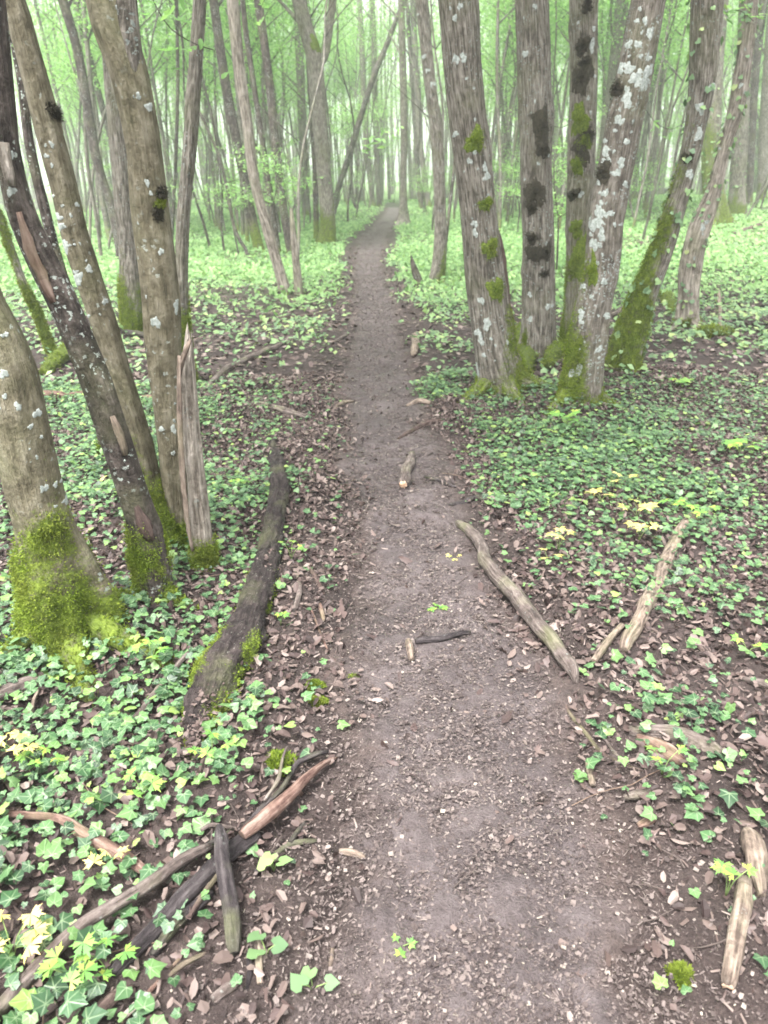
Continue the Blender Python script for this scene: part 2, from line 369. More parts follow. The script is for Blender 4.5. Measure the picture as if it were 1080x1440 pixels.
def dead_t(v):
    r = random.Random(100+v); o = []; n = 20; w = r.uniform(.22, .34); L = .55
    for i in range(n):
        a = i/n*2*PI; lob = (1+.30*(-1)**(i//1)*abs(math.cos(a))) if v % 2 else 1+.07*(-1)**i
        bite = .55 if r.random() < .10 else 1
        o.append((w*math.cos(a)*lob*bite*r.uniform(.82, 1.15), .1+L*math.sin(a)*(1+.25*(abs(math.sin(a))**6))*r.uniform(.93, 1.05)*bite))
    c1, c2, tw = r.uniform(-1.2, 2.2), r.uniform(-.8, .8), r.uniform(-.7, .7)
    V, F = fan(o, 0, lambda a, b: c1*a*a+c2*b*b*.6+tw*a*b+r.uniform(-.035, .035))
    return V, F
DEAD = [dead_t(i) for i in range(8)]
DEADS = [(lambda v, f: (v, f))(*fan([(.30*math.cos(a)*k, .1+.52*math.sin(a)*k2) for a, k, k2 in zip(np.arange(8)/8*2*PI, w, w[::-1])], .05*c, lambda a, b: c*a*a*1.6+.3*c*b)) for w, c in (((1,.7,1.1,.8,1,.75,1.05,.8), 1.), ((.8,1.1,.7,1,.9,1.15,.75,1), -.8), ((1,.9,.8,1.2,.7,1,.9,1.1), 1.8))]
IVYS = [fan([(0,-.05),(.34,-.2),(.42,.1),(.5,.3),(.05,.78),(-.47,.32),(-.38,.06),(-.34,-.2)], 0, lambda a, b: -.2*a*a), fan([(0,-.05),(.4,-.1),(.4,.28),(0,.76),(-.42,.26),(-.4,-.1)], 0, lambda a, b: -.3*a*a+.04)]
SMALL = [(np.array([[-.3, -.5, .03], [.3, -.45, -.05], [.35, .4, .06], [-.05, .6, -.02], [-.35, .3, .08]]), np.array([[0, 1, 2], [0, 2, 3], [0, 3, 4]])),
         (np.array([[-.4, -.3, 0], [.35, -.4, .08], [.4, .35, 0], [-.3, .45, .1]]), np.array([[0, 1, 2], [0, 2, 3]])),
         (np.array([[-.12, -.6, 0], [.12, -.5, .05], [.1, .6, 0], [-.1, .5, .05]]), np.array([[0, 1, 2], [0, 2, 3]]))]
LEAF = [(np.array([[0, -.5, 0], [.3, -.05, .06], [0, .55, -.05], [-.3, 0, .08]]), np.array([[0, 1, 2], [0, 2, 3]])),
        (np.array([[0, -.5, 0], [.34, .1, .1], [.05, .5, 0], [-.25, -.1, .02]]), np.array([[0, 1, 2], [0, 2, 3]]))]
def anem_t(v):
    """one deeply cut palmate leaf of five leaflets, joined"""
    r = random.Random(300+v); V, F = [], []
    for q in range(5):
        a = (q-2)*.95+r.uniform(-.1, .1); L = .62-.06*abs(q-2); k = len(V)
        loc = [(0, 0), (.10, .30), (.20, .62), (.09, .60), (.03, 1.), (-.05, .62), (-.19, .66), (-.10, .3)]
        for x, y in loc:
            x *= L*1.3; y *= L
            V.append((x*math.cos(a)+y*math.sin(a), y*math.cos(a)-x*math.sin(a), .08*y-.35*y*y))
        F += [[k, k+1, k+7], [k+1, k+2, k+3], [k+1, k+3, k+5], [k+3, k+4, k+5], [k+1, k+5, k+7], [k+5, k+6, k+7]]
    return np.array(V), np.array(F)
ANEM = [anem_t(i) for i in range(4)]

def up_normals(n, tilt):
    a = RNG.uniform(0, 2*PI, n); t = np.abs(RNG.normal(0, tilt, n)); t = np.minimum(t, 1.35)
    return np.stack([np.sin(t)*np.cos(a), np.sin(t)*np.sin(a), np.cos(t)], -1)

# ------------------------------------------------------------------ tree bases (mounds under the near ones)
#TREES
exec_trees = []
def T(pts, bark, label, moss=.3, flare=.5, H=12, roots=0, lean=0., group=None, mossdir=None, cut=None, segs=None, rough=.05, ivy=0, crown=True, branches=3, name='woodland_tree', cat='tree', mosstop=.0, lob=3, fork=None):
    exec_trees.append(dict(pts=pts, bark=bark, label=label, moss=moss, flare=flare, H=H, roots=roots, lean=lean, group=group, mossdir=mossdir, cut=cut, rough=rough, ivy=ivy, crown=crown, branches=branches, name=name, cat=cat, mosstop=mosstop, lob=lob, fork=fork, segs=segs, patches=[]))
    return exec_trees[-1]
# --- near left clump
T1 = T([(108,900,92),(84,800,84),(66,740,72),(30,610,76),(8,520,76),(-34,430,76)], 'b_olive', 'thick smooth leaning trunk with a big mossy foot at the left edge', .44, .95, 11, 4, mosstop=.12, lob=4)
T2 = T([(222,850,50),(207,760,42),(190,700,40),(160,610,42),(130,520,44),(97,440,42),(62,370,42),(30,300,38),(12,220,34),(0,130,36),(-8,40,36)], 'b_dark', 'dark flaking trunk with pale torn bark strips leaning left', .26, .5, 9, 1, rough=.10)
T3 = T([(243,775,50),(210,680,34),(192,610,33),(164,520,34),(140,440,36),(123,390,36),(104,330,36),(88,260,36),(70,190,36),(50,110,35),(28,30,34),(18,0,34)], 'b_olive', 'olive stem leaning left directly behind the dark flaking trunk', .50, .3, 12, mosstop=.2)
T3b = T([(150,640,18),(116,480,16),(82,370,14),(64,300,14),(42,200,13),(32,120,13),(14,20,13)], 'b_dark', 'thin speckled stem squeezed between dark and olive leaning trunks', .1, .2, 9)
T4 = T([(250,772,40),(248,720,34),(243,620,40),(234,520,44),(230,460,50),(226,400,52),(215,300,51),(203,200,47),(184,110,50),(160,40,54),(150,0,54)], 'b_olive', 'tall golden olive trunk forking at the top, left of the path', .38, .35, 12, fork=[(186,100,34),(178,30,34),(172,-60,32)])
T5 = T([(283,806,34),(283,760,30),(277,690,25),(270,620,22),(266,560,21),(264,510,18),(268,478,6)], 'b_dead', 'broken pale splintered stub with mossy foot beside the olive trunk', .22, .12, 0, cut=True, crown=False, branches=0, name='tree_stub', cat='tree stub', rough=.12)
T6 = T([(262,545,24),(256,470,20),(255,400,19),(258,310,18),(267,210,19),(274,110,19),(281,0,18)], 'b_grey', 'slim grey trunk rising just behind the golden olive trunk', .9, .3, 12)
T7 = T([(190,472,38),(186,420,32),(184,360,29),(176,290,26),(167,200,25),(157,100,24),(150,0,24)], 'b_grey', 'straight grey-brown trunk with thick green moss sock', .55, .35, 12, mosstop=.15)
T8 = T([(170,370,12),(160,300,12),(147,262,12),(133,210,13),(118,120,13),(106,60,13),(88,0,14)], 'b_dark', 'thin dark trunk leaning left behind moss-socked tree, nearer of two', .2, .2, 11)
T8b = T([(166,330,9),(158,210,9),(146,160,9),(131,100,9),(116,40,9),(107,0,9)], 'b_dark', 'thinnest dark trunk leaning left behind moss-socked tree, further of two', .2, .2, 11)
T9 = T([(74,497,13),(52,440,11),(34,400,11),(12,340,10),(-10,280,10)], 'b_grey', 'thin leaning sapling with mossy lower stem at far left', .9, .4, 7, mosstop=.5)
# --- centre left, further
T11 = T([(366,355,16),(352,300,15),(342,240,14),(333,200,14),(317,117,14),(300,0,13)], 'b_dark', 'dark slim trunk bending left, first in the group left of path', .8, .4, 11)
T12 = T([(403,415,19),(397,395,15),(384,350,15),(370,300,15),(357,250,15),(347,167,16),(337,100,16),(327,0,17)], 'b_dead', 'pale curved trunk with small mossy foot left of the path', .22, .3, 11, lean=.0)
T13 = T([(411,362,14),(405,330,12),(397,283,12),(387,200,12),(377,100,12),(363,0,12)], 'b_dark', 'dark wiry trunk between pale curved trunk and the mossy forked tree', .4, .3, 10)
T14 = T([(421,418,15),(417,375,11),(412,325,9),(409,298,4)], 'b_dead', 'short dead snag standing beside the pale curved trunk foot', .0, .2, 0, cut=True, crown=False, branches=0, name='dead_snag', cat='dead snag')
T15 = T([(392,360,10),(383,300,9),(372,220,8),(360,140,8),(345,40,8)], 'b_dark', 'thin dark stem directly behind the pale curved trunk', .3, .3, 9)
T16 = T([(460,347,30),(461,310,21),(456,250,20),(452,200,21),(446,130,22),(441,80,23),(430,40,21),(420,0,19)], 'b_grey', 'stout forked tree with mossy foot left of the path bend', .8, .5, 13, fork=[(456,80,11),(463,40,11),(468,0,11)], mosstop=.2)
T16b = T([(445,342,10),(444,280,8),(442,217,8),(436,120,8),(430,20,7)], 'b_dark', 'slim mossy stem touching the left side of the forked tree', .8, .4, 9)
T17 = T([(431,305,14),(427,220,12),(423,120,12),(419,20,12)], 'b_far', 'pale straight trunk behind the stout forked tree', .8, .3, 13)
T18 = T([(468,303,9),(476,265,8),(492,215,8),(523,115,8),(545,60,7),(562,15,6)], 'b_dark', 'thin dead pole leaning right across the view above the path', .1, .1, 0, crown=False, branches=0, name='leaning_pole_tree', cat='tree')
T19 = T([(525,292,10),(515,200,8),(511,120,8),(506,0,7)], 'b_far', 'slim trunk standing just left of the path end', .5, .4, 14)
T19b = T([(533,290,9),(528,170,8),(526,80,8),(524,0,7)], 'b_far', 'straight thin trunk second left of the path end', .3, .3, 14)
T20 = T([(566,318,26),(567,292,10),(568,167,10),(566,80,10),(564,0,9)], 'b_grey', 'straight trunk with dark flared foot where the path ends', .0, .9, 14)
T21 = T([(603,293,10),(596,240,8),(589,180,8),(580,0,8)], 'b_far', 'thin trunk leaning left just right of the path end', .5, .3, 13)
T22 = T([(612,398,24),(618,360,18),(619,300,17),(615,200,17),(603,100,17),(592,0,18)], 'b_grey', 'slender grey trunk with mossy foot right of the path', .45, .7, 12, roots=1)
T22s = T([(590,403,16),(586,388,10),(581,374,6),(578,364,2)], 'b_dark', 'small broken dark stump beside the slender trunk foot', .0, .3, 0, cut=True, crown=False, branches=0, name='broken_stump', cat='stump')
# --- near right clump
T23 = T([(704,556,72),(693,500,56),(687,440,54),(680,380,52),(671,300,49),(659,200,52),(650,100,54),(643,0,57)], 'b_grey', 'thick fluted trunk nearest the path on the right', .20, .32, 12, 3, mosstop=.15)
T24 = T([(753,508,54),(756,460,44),(756,400,43),(756,300,43),(755,200,44),(751,90,46),(748,0,46)], 'b_grey', 'fluted trunk with dark blotches, second from the path', .30, .25, 12, 1)
T25 = T([(803,486,32),(811,430,30),(813,370,33),(814,300,36),(818,200,37),(822,100,37),(822,0,39)], 'b_grey', 'trunk with black and green moss pads, third from the path', .35, .2, 12, mosstop=.35)
T26 = T([(810,572,62),(820,520,47),(832,440,46),(845,380,45),(853,300,47),(870,200,46),(892,100,48),(910,0,46)], 'b_lichen', 'right-leaning trunk splashed with large white lichen patches', .13, .40, 12, 2, mosstop=.30)
T27 = T([(874,527,46),(884,480,40),(905,420,36),(925,370,33),(944,310,30),(962,245,27),(975,190,28),(988,110,36),(995,0,44)], 'b_grey', 'curved trunk cloaked in green moss leaning right', .75, .3, 12, mosstop=.45, ivy=45)
T28 = T([(964,462,34),(966,420,26),(972,370,28),(985,320,28),(1003,270,20),(1018,210,18),(1036,150,20),(1047,80,20),(1056,0,20)], 'b_dead', 'pale dead twisted trunk with stripped bark on the right', .10, .5, 9, 3, rough=.14, ivy=60, crown=False)
T29 = T([(1010,318,36),(1003,270,27),(1000,200,26),(1004,100,24),(1012,0,24)], 'b_grey', 'moss-sleeved trunk standing behind the pale dead trunk', 1.6, .6, 12, 2, mosstop=1.5, ivy=60)
T30 = T([(1035,305,30),(1038,250,21),(1042,170,21),(1046,90,20),(1050,0,20)], 'b_grey', 'ivy-spotted trunk with mossy foot near the right edge', .8, .6, 12, ivy=90)
T30b = T([(1052,290,14),(1056,200,12),(1062,100,12),(1074,0,12)], 'b_dark', 'narrow dark trunk just right of the ivy-spotted trunk', .5, .3, 12)
T30c = T([(1071,283,16),(1074,200,14),(1080,100,14),(1088,0,14)], 'b_grey', 'rightmost trunk, half cut by the right edge', .7, .4, 12)
T31 = T([(842,300,20),(852,200,18),(864,100,18),(875,0,18)], 'b_grey', 'grey trunk partly hidden behind the lichen-splashed trunk', .5, .3, 12)
T31b = T([(842,281,7),(848,180,6),(856,60,6),(860,0,6)], 'b_far', 'very thin stem between moss-pad trunk and lichen-splashed trunk', .3, .3, 11)
T32 = T([(784,281,9),(781,150,8),(776,0,8)], 'b_far', 'thin straight stem just right of the dark-blotched trunk', .3, .3, 12)
T34 = T([(351,366,6),(344,348,5),(331,325,5),(320,270,4),(307,217,4),(281,158,4)], 'b_dark', 'wispy dark sapling bowing left below the dark bending trunk', 0, .1, 0, crown=False, branches=0, name='bare_sapling', cat='sapling')
T35 = T([(503,296,5),(497,282,4),(494,250,3),(488,200,3)], 'b_dark', 'tiny bent dark sapling on the grass left of the path end', 0, .1, 0, crown=False, branches=0, name='bare_sapling', cat='sapling')
T36 = T([(395,333,6),(386,290,4),(375,240,4),(352,190,3),(330,160,3)], 'b_dark', 'thin dark sapling arching left behind the dark wiry trunk', 0, .1, 0, crown=False, branches=0, name='bare_sapling', cat='sapling')
T37 = T([(240,352,6),(246,250,5),(250,120,5),(248,0,5)], 'b_dark', 'very thin dark stem between olive trunk and slim grey trunk', 0, .1, 9)
T38 = T([(143,368,6),(136,310,5),(124,240,5),(118,150,4)], 'b_far', 'faint thin stem seen just left of the moss-socked tree', 0, .1, 9)
T39 = T([(593,293,8),(589,260,7),(583,160,7),(576,60,6),(572,0,6)], 'b_dark', 'thin dark trunk close behind the right side of the path end', .3, .3, 12)
T40 = T([(713,281,8),(716,180,8),(722,60,8),(725,0,8)], 'b_far', 'thin straight trunk glimpsed between the two thick fluted trunks', .3, .3, 12)
T33 = T([(1077,325,0),(1070,325,0)], 'b_grey', '', 0) ; exec_trees.pop()
# hand-placed patches: (px, py, half width px, half height px, kind)
T23['patches'] = [(668,204,15,15,'g'),(683,288,11,8,'g'),(684,250,5,7,'w'),(660,230,4,5,'w'),(668,330,4,6,'w'),(690,345,10,16,'g'),(652,80,5,6,'w'),(676,420,5,6,'w'),(684,455,6,9,'w'),(676,470,4,8,'w'),(668,515,5,14,'w'),(698,400,10,20,'g'),(640,30,4,4,'w'),(668,310,4,5,'w')]
T24['patches'] = [(762,178,15,22,'d'),(763,212,11,14,'d'),(752,272,15,20,'d'),(748,295,10,8,'d'),(752,358,14,14,'d'),(768,356,8,13,'d'),(748,335,9,8,'d'),(745,408,3,4,'w'),(766,382,6,5,'d'),(746,446,4,4,'w')]
T25['patches'] = [(819,62,12,11,'d'),(818,105,16,24,'d'),(822,88,9,6,'d'),(826,10,9,10,'d'),(815,170,17,18,'g'),(818,215,15,20,'d'),(822,200,12,14,'g'),(828,190,8,10,'d'),(812,235,12,12,'g'),(810,322,11,11,'g'),(806,270,9,8,'d'),(814,360,15,28,'g'),(832,70,5,9,'w')]
T26['patches'] = [(905,112,14,12,'w'),(893,112,9,9,'w'),(912,97,6,9,'w'),(881,138,8,11,'w'),(883,92,8,8,'w'),(913,47,6,7,'w'),(873,95,5,7,'w'),(910,80,4,5,'w'),(835,320,11,11,'w'),(844,307,9,9,'w'),(846,327,6,9,'w'),(858,295,5,5,'w'),(853,231,6,7,'w'),(873,230,6,7,'w'),(867,246,6,6,'w'),(848,246,12,13,'d'),(868,125,8,10,'d'),(818,444,5,7,'w'),(818,452,4,4,'w'),(817,473,7,6,'w'),(870,170,7,7,'w'),(852,215,6,7,'w'),(835,345,6,9,'w'),(834,385,8,22,'g'),(808,525,9,17,'w'),(800,550,8,14,'w'),(898,70,5,4,'w'),(884,65,4,7,'w'),(850,200,3,4,'w')]
T27['patches'] = [(985,150,7,8,'w'),(982,187,6,8,'w'),(970,246,6,7,'w'),(965,228,8,7,'d'),(1000,130,6,6,'w')]
T1['patches'] = [(4,514,6,7,'w'),(23,556,5,6,'w'),(48,578,5,7,'w'),(62,676,4,5,'w'),(73,678,3,5,'w'),(75,714,5,9,'w'),(90,709,7,6,'w'),(82,748,4,6,'w'),(6,552,3,5,'w')]
rp_ = random.Random(5)
def along(t, y): p = sorted(t['pts'], key=lambda q: q[1]); return np.interp(y, [q[1] for q in p], [q[0] for q in p]), np.interp(y, [q[1] for q in p], [q[2] for q in p])
for t_, n_, lo, hi in ((T26, 60, 5, 500), (T23, 22, 10, 500), (T24, 14, 10, 450), (T25, 8, 10, 300), (T1, 10, 440, 720), (T3, 18, 200, 450), (T4, 14, 20, 600), (T28, 8, 20, 400), (T22, 6, 20, 300)):
    for q in range(n_):
        y_ = rp_.uniform(lo, hi); x_, w_ = along(t_, y_); z_ = rp_.choice([1.6, 2, 2.4, 3.2, 4.4]); t_['patches'].append((x_+rp_.uniform(-.45, .45)*w_, y_, z_, z_*rp_.uniform(.9, 1.5), 'w'))
T4['patches'] += [(219,452,6,9,'w'),(210,150,5,7,'w'),(226,265,7,8,'d'),(222,300,7,8,'d'),(224,283,6,6,'g'),(207,256,4,5,'w'),(248,430,5,9,'w'),(243,632,3,4,'w'),(226,348,4,5,'w')]
T2['patches'] = [(13,215,6,9,'w'),(16,268,7,7,'w'),(62,370,0,0,'')][:2]
T3['patches'] += [(77,345,6,9,'w'),(88,385,6,12,'w'),(60,308,5,6,'w'),(68,318,5,7,'w'),(85,150,0,0,'')]+[(125,378,6,5,'w'),(75,160,6,10,'d')]
T16['patches'] = [(446,60,6,12,'g')]

for t in exec_trees:
    x, y, w = t['pts'][0]; g = ground(x, y); t['g0'] = g
for t in exec_trees[:]:
    g = t['g0']; d = depth(g); r = t['pts'][1][2]/2*d/FPX
    if g[1] < 12 and r > .04: MOUNDS.append((g[0], g[1], r*3.2, min(.06, r*.45)))

# ------------------------------------------------------------------ ground sheet and path
def axis(stops):
    out = []
    for a, b, st in stops: out += list(np.arange(a, b, st))
    out.append(stops[-1][1]); return np.array(out)
ys = axis([(-60, -6, 6), (-6, .6, .3), (.6, 6, .028), (6, 12, .07), (12, 30, .3), (30, 80, 1.2), (80, 400, 20)])
xs = axis([(-400, -60, 20), (-60, -15, 1.5), (-15, -5, .3), (-5, -3, .08), (-3, 3.2, .032), (3.2, 5.5, .08), (5.5, 15, .3), (15, 60, 1.5), (60, 400, 20)])
X, Y = np.meshgrid(xs, ys); Z = hgt(X, Y)
nearm = ss(8, 5, np.abs(Y))*ss(4.5, 3, np.abs(X))
Z += nearm*.010*fbm(X*14, Y*14, 0, 2, 40)
V = np.stack([X, Y, Z], -1).reshape(-1, 3); nx, ny = len(xs), len(ys)
i = (np.arange(ny-1)*nx)[:, None]; j = np.arange(nx-1)[None]
F = np.stack([i+j, i+j+1, i+nx+j+1, i+nx+j], -1).reshape(-1, 4)
green = ss(9, 20, Y)*(.55+.45*ss(-.3, .3, fbm(X*.35, Y*.35, 0, 3, 77)))*ss(.1, .6, pathd(X, Y)) + ss(40, 60, Y)*.3
gr = link('ground', mesh('ground', V, F, MAT['ground'], True, dict(green=np.clip(green, 0, 1).ravel())), kind='structure')

py_ = axis([(-4, .6, .1), (.6, 5, .016), (5, 12, .05), (12, 48, .2)]); t_ = np.linspace(-1, 1, 61)
PX = np.zeros((len(py_), len(t_))); 
edge = .5*pathw(py_)
for kx, tt in enumerate(t_):
    wob = .09*fbm(py_*2.3, np.full_like(py_, 3.*np.sign(tt)+.0), 0, 3, 50)+.03*fbm(py_*9, np.full_like(py_, 7.*np.sign(tt)), 0, 2, 51)
    PX[:, kx] = pathc(py_)+tt*(edge+.03+wob*abs(tt))
PY = np.repeat(py_[:, None], len(t_), 1)
u = np.abs(t_)[None]
PZ = hgt(PX, PY)+.006+.010*(1-u**6)+ss(8, 5, PY)*(.011*fbm(PX*13, PY*13, 0, 3, 40))*(1-u**8)-.02*u**14
V = np.stack([PX, PY, PZ], -1).reshape(-1, 3); nx, ny = len(t_), len(py_)
i = (np.arange(ny-1)*nx)[:, None]; j = np.arange(nx-1)[None]
F = np.stack([i+j, i+j+1, i+nx+j+1, i+nx+j], -1).reshape(-1, 4)
link('path', mesh('path', V, F, MAT['path'], True, dict(edge=(np.repeat(np.abs(t_)[None], len(py_), 0)**1.6).ravel())), kind='structure')
def surf(x, y):
    """height of what one walks on"""
    d = pathd(x, y); return hgt(x, y)+np.where(d < -.02, .014, .002)

# ------------------------------------------------------------------ trees
CROWN_MESHES = []
def crown_mesh(seed, n, R, Hh, size, layers=7):
    rg = np.random.default_rng(seed); C = []
    for q in range(layers*6):
        a = rg.uniform(0, 2*PI); rad = R*math.sqrt(rg.uniform(0, 1)); z = rg.uniform(-.5, .5)*Hh*(1.1-rad/R*.6)
        C.append((rad*math.cos(a), rad*math.sin(a), z, rg.uniform(.35, .9)*R*.36))
    C = np.array(C); k = rg.integers(0, len(C), n); g = rg.normal(0, 1, (n, 3)); g[:, 2] *= .28
    P = C[k, :3]+g*C[k, 3:4]
    a = rg.uniform(0, 2*PI, n); tl = np.minimum(np.abs(rg.normal(0, .6, n)), 1.3)
    nm = np.stack([np.sin(tl)*np.cos(a), np.sin(tl)*np.sin(a), np.cos(tl)], -1)
    v, f = scatter(LEAF, P, rg.uniform(0, 2*PI, n), nm, rg.uniform(.7, 1.3, n)*size, rg.integers(0, 2, n))
    return mesh('crown', v, f, MAT['crown'], False)
NEAR_CROWNS = [crown_mesh(50+q, 1400, 1.9, 4.0, .13) for q in range(3)]

def moss_fuzz(V, Nn, wgt, count, size, parent, droop=.25):
    """short upright blades spread over mossy faces"""
    if wgt.sum() <= 0: return
    idx = RNG.choice(len(V), count, p=wgt/wgt.sum()); P = V[idx]+RNG.normal(0, 1, (count, 3))*.012
    return P, Nn[idx]
BL = (np.array([[-.16, 0, 0], [.16, 0, 0], [0, .04, 1.]]), np.array([[0, 1, 2]]))
def blades(P, Nn, size, jitter=.6):
    n = len(P); d = Nn+RNG.normal(0, jitter, (n, 3)); d /= np.linalg.norm(d, axis=1)[:, None]
    ref = RNG.normal(0, 1, (n, 3)); Xx = np.cross(d, ref); Xx /= np.linalg.norm(Xx, axis=1)[:, None]
    s = (size*RNG.uniform(.5, 1.3, n))[:, None]
    v = np.stack([P-Xx*s*.3, P+Xx*s*.3, P+d*s], 1).reshape(-1, 3)
    return v, np.arange(n*3).reshape(n, 3)

def patch_mesh(fr, s0, th0, hs, hth, seed, lift, mat):
    """irregular crust wrapped on the trunk"""
    rg = random.Random(seed); nr, na = 5, 22; V = []; idx = {}
    P, R, U, Wv, s, rr, segs = fr['P'], fr['R'], fr['U'], fr['W'], fr['s'], fr['rr'], fr['segs']
    ph = [rg.uniform(0, 6.28) for _ in range(4)]
    for a in range(nr+1):
        for b in range(na):
            an = b/na*2*PI; q = a/nr
            rad = q*(1+.22*math.sin(2*an+ph[0])+.16*math.sin(3*an+ph[1])+.14*math.sin(5*an+ph[2])+.10*math.sin(9*an+ph[3]))
            sv = s0+hs*rad*math.sin(an); th = th0+hth*rad*math.cos(an)
            k = np.interp(sv, s, np.arange(len(s))); i0 = int(min(max(k, 0), len(s)-2)); f = k-i0
            c = P[i0]*(1-f)+P[i0+1]*f; uu = U[i0]*(1-f)+U[i0+1]*f; ww = Wv[i0]*(1-f)+Wv[i0+1]*f
            tj = (th/(2*PI)*segs) % segs; j0 = int(tj) % segs; fj = tj-int(tj); j1 = (j0+1) % segs
            r_ = (rr[i0, j0]*(1-fj)+rr[i0, j1]*fj)*(1-f)+(rr[i0+1, j0]*(1-fj)+rr[i0+1, j1]*fj)*f
            l = (lift*(1-q**3)+.0003*rg.random()+.0010*(0 if a == nr else 1)) - (.002 if a == nr else 0)
            V.append(c+(r_+l*(1+.35*rg.uniform(-1, 1)))*(uu*math.cos(th)+ww*math.sin(th)))
    F = []
    for a in range(nr):
        for b in range(na): F.append([a*na+b, a*na+(b+1) % na, (a+1)*na+(b+1) % na, (a+1)*na+b])
    return mesh('patch', V, [np.array(F)], mat)

LAND = []
def build_tree(t, ti):
    pts = t['pts']; g = t['g0']; Yb = g[1]; rows = []; d0 = depth(g)
    near = d0 < 9
    r1 = pts[1][2]/2*depth(at(pts[1][0], pts[1][1], Yb))/FPX
    rows.append([g[0], g[1]-0, g[2]-.12, max(r1, pts[0][2]/2*d0/FPX/(1+t['flare']*.75))])
    x, y, w = pts[0]; rows.append([g[0], g[1], g[2], max(pts[0][2]/2*d0/FPX/(1+t['flare']*.75), r1*.9)])
    for (x, y, w) in pts[1:]:
        p = at(x, y, Yb); p[1] += t['lean']*(p[2]-g[2]); rows.append([p[0], p[1], p[2], w/2*depth(p)/FPX])
    rows = np.array(rows); topz = rows[-1, 2]
    s_root = .12
    if t['H']:
        dr = rows[-1, :3]-rows[-3, :3]; dr /= np.linalg.norm(dr); p = rows[-1].copy(); st = 1.0
        while p[2] < t['H']+g[2]:
            dr = dr*.75+np.array([0, 0, 1.])*.25+np.array([random.uniform(-.06, .06), random.uniform(-.06, .06), 0]); dr /= np.linalg.norm(dr)
            p = p.copy(); p[:3] += dr*st; p[3] = max(p[3]*.90, .012); rows = np.vstack([rows, p])
    vis = spline(rows[rows[:, 2] <= topz+.01], (.035 if d0 < 4.5 else .06 if near else .2))
    up = rows[rows[:, 2] > topz+.01]
    C = np.vstack([vis, up]) if len(up) else vis
    segs = t['segs'] or (44 if d0 < 4.5 else 72 if t in (T23, T24, T25, T26, T28) else 32 if near else 14)
    seed = ti+1; k = t['lob']; ph = random.uniform(0, 6); fl = t['flare']; r0 = C[0, 3]
    def lobes(s, th):
        e = np.exp(-np.maximum(s-s_root, 0)/(r0*1.6+.04))[:, None]
        a = 1+fl*e*(.75+.42*np.cos(k*th+ph)[None]+.2*np.cos((k+2)*th+ph*2)[None])
        f = 1+(.025*np.cos(5*th+ph+1.2*np.sin(1.3*s)[:, None])+.018*np.cos(8*th+.9*s[:, None]*2)) if near else 1
        if segs == 72:
            tw = th[None]+.12*fbm(s[:, None]*2+seed, th[None]*.0, 0, 2, 7); f = f*(1+.020*np.sin(17*tw+1.5*fbm(s[:, None]*1.1, th[None]*0+seed, 0, 2, 6))+.035*fbm(np.cos(tw)*6+seed, np.sin(tw)*6, s[:, None]*1.6, 3, seed+2))
        if near:
            kn = fbm(np.cos(th)[None]*1.1+seed*3, np.sin(th)[None]*1.1, s[:, None]*3.1, 2, seed+60); f = f+.14*ss(.45, 1.1, kn)
        return a*f
    Cx = C.copy()
    if near:   # slight organic wobble
        s = np.arange(len(C))*.05; Cx[:, 0] += .10*C[:, 3]*fbm(s*1.3, s*0+seed, 0, 2, 8); Cx[:, 1] += .10*C[:, 3]*fbm(s*1.3, s*0+seed+9, 0, 2, 8)
    V, Fs, rest, fr = tube(Cx[:, :3], Cx[:, 3], segs, t['rough'], lobes, seed, cap=True)
    base = np.array(g)
    if t['cut']:   # ragged broken top
        n = len(fr['s']); top = np.arange((n-4)*segs, n*segs); th = np.tile(np.arange(segs)/segs*2*PI, 4)
        V[top, 2] += np.repeat([.1, .4, .8, 1.], segs)*fr['R'].mean()*2.2*fbm(np.cos(th)*2+seed, np.sin(th)*2, 0, 3, 88)
    # moss weight per vertex
    h = V[:, 2]-g[2]; nn = fbm(V[:, 0]*7+seed, V[:, 1]*7, V[:, 2]*4, 3, 21)
    mt = t['moss']
    mo = np.clip((mt*1.05-h)/max(mt*1.1, .08)*1.1+.08+1.1*nn, -1, 1) if mt > 0 else np.full(len(V), -1.)
    if t['mosstop'] > 0:
        cx = np.interp(V[:, 2], Cx[:, 2], Cx[:, 0]); rad = np.interp(V[:, 2], Cx[:, 2], Cx[:, 3]); sd_ = (V[:, 0]-cx)/np.maximum(rad, .01)
        side = -1 if t is T26 or t is T27 else (1 if t is T23 else -.2)
        m2 = (mt+t['mosstop']*2.2-h)/(t['mosstop']*2.2+.1)+sd_*side*.75+.5*nn-.32
        mo = np.maximum(mo, np.clip(m2, -1, 1))
    root = thing(t['name'], t['label'], t['cat'], tuple(base), t['group'])
    if near:
        nq = segs*len(fr['s']); cq = np.repeat(fr['P'], segs, 0); dq = V[:nq]-cq; dq /= np.maximum(np.linalg.norm(dq, axis=1), 1e-5)[:, None]
        V[:nq] += dq*(np.clip(mo[:nq]-.25, 0, 1)*(.006+.014*fbm(V[:nq, 0]*24, V[:nq, 1]*24, V[:nq, 2]*24, 2, 71)))[:, None]
    V -= base
    link('trunk', mesh('trunk', V, Fs, MAT[t['bark']], True, dict(rest=rest, moss=mo)), root)
    fr['P'] = fr['P']-base
    # moss fuzz
    if near and mt > 0 and (mo > .35).any():
        n = segs*len(fr['s']); ctr = np.repeat(fr['P'], segs, 0); Nn = V[:n]-ctr; Nn /= np.maximum(np.linalg.norm(Nn, axis=1), 1e-5)[:, None]
        wgt = np.clip(mo[:n]-.3, 0, 1)**1.3*np.repeat(fr['R'], segs)*(V[:n, 2] < 3.0)*(V[:n, 2] > -.04)
        area = (wgt > 0).sum()*2*PI*fr['R'].mean()/segs*.04
        cnt = int(min(40000 if t is T1 else 24000 if d0 < 4.5 else 15000, max(3000, area*190000)))
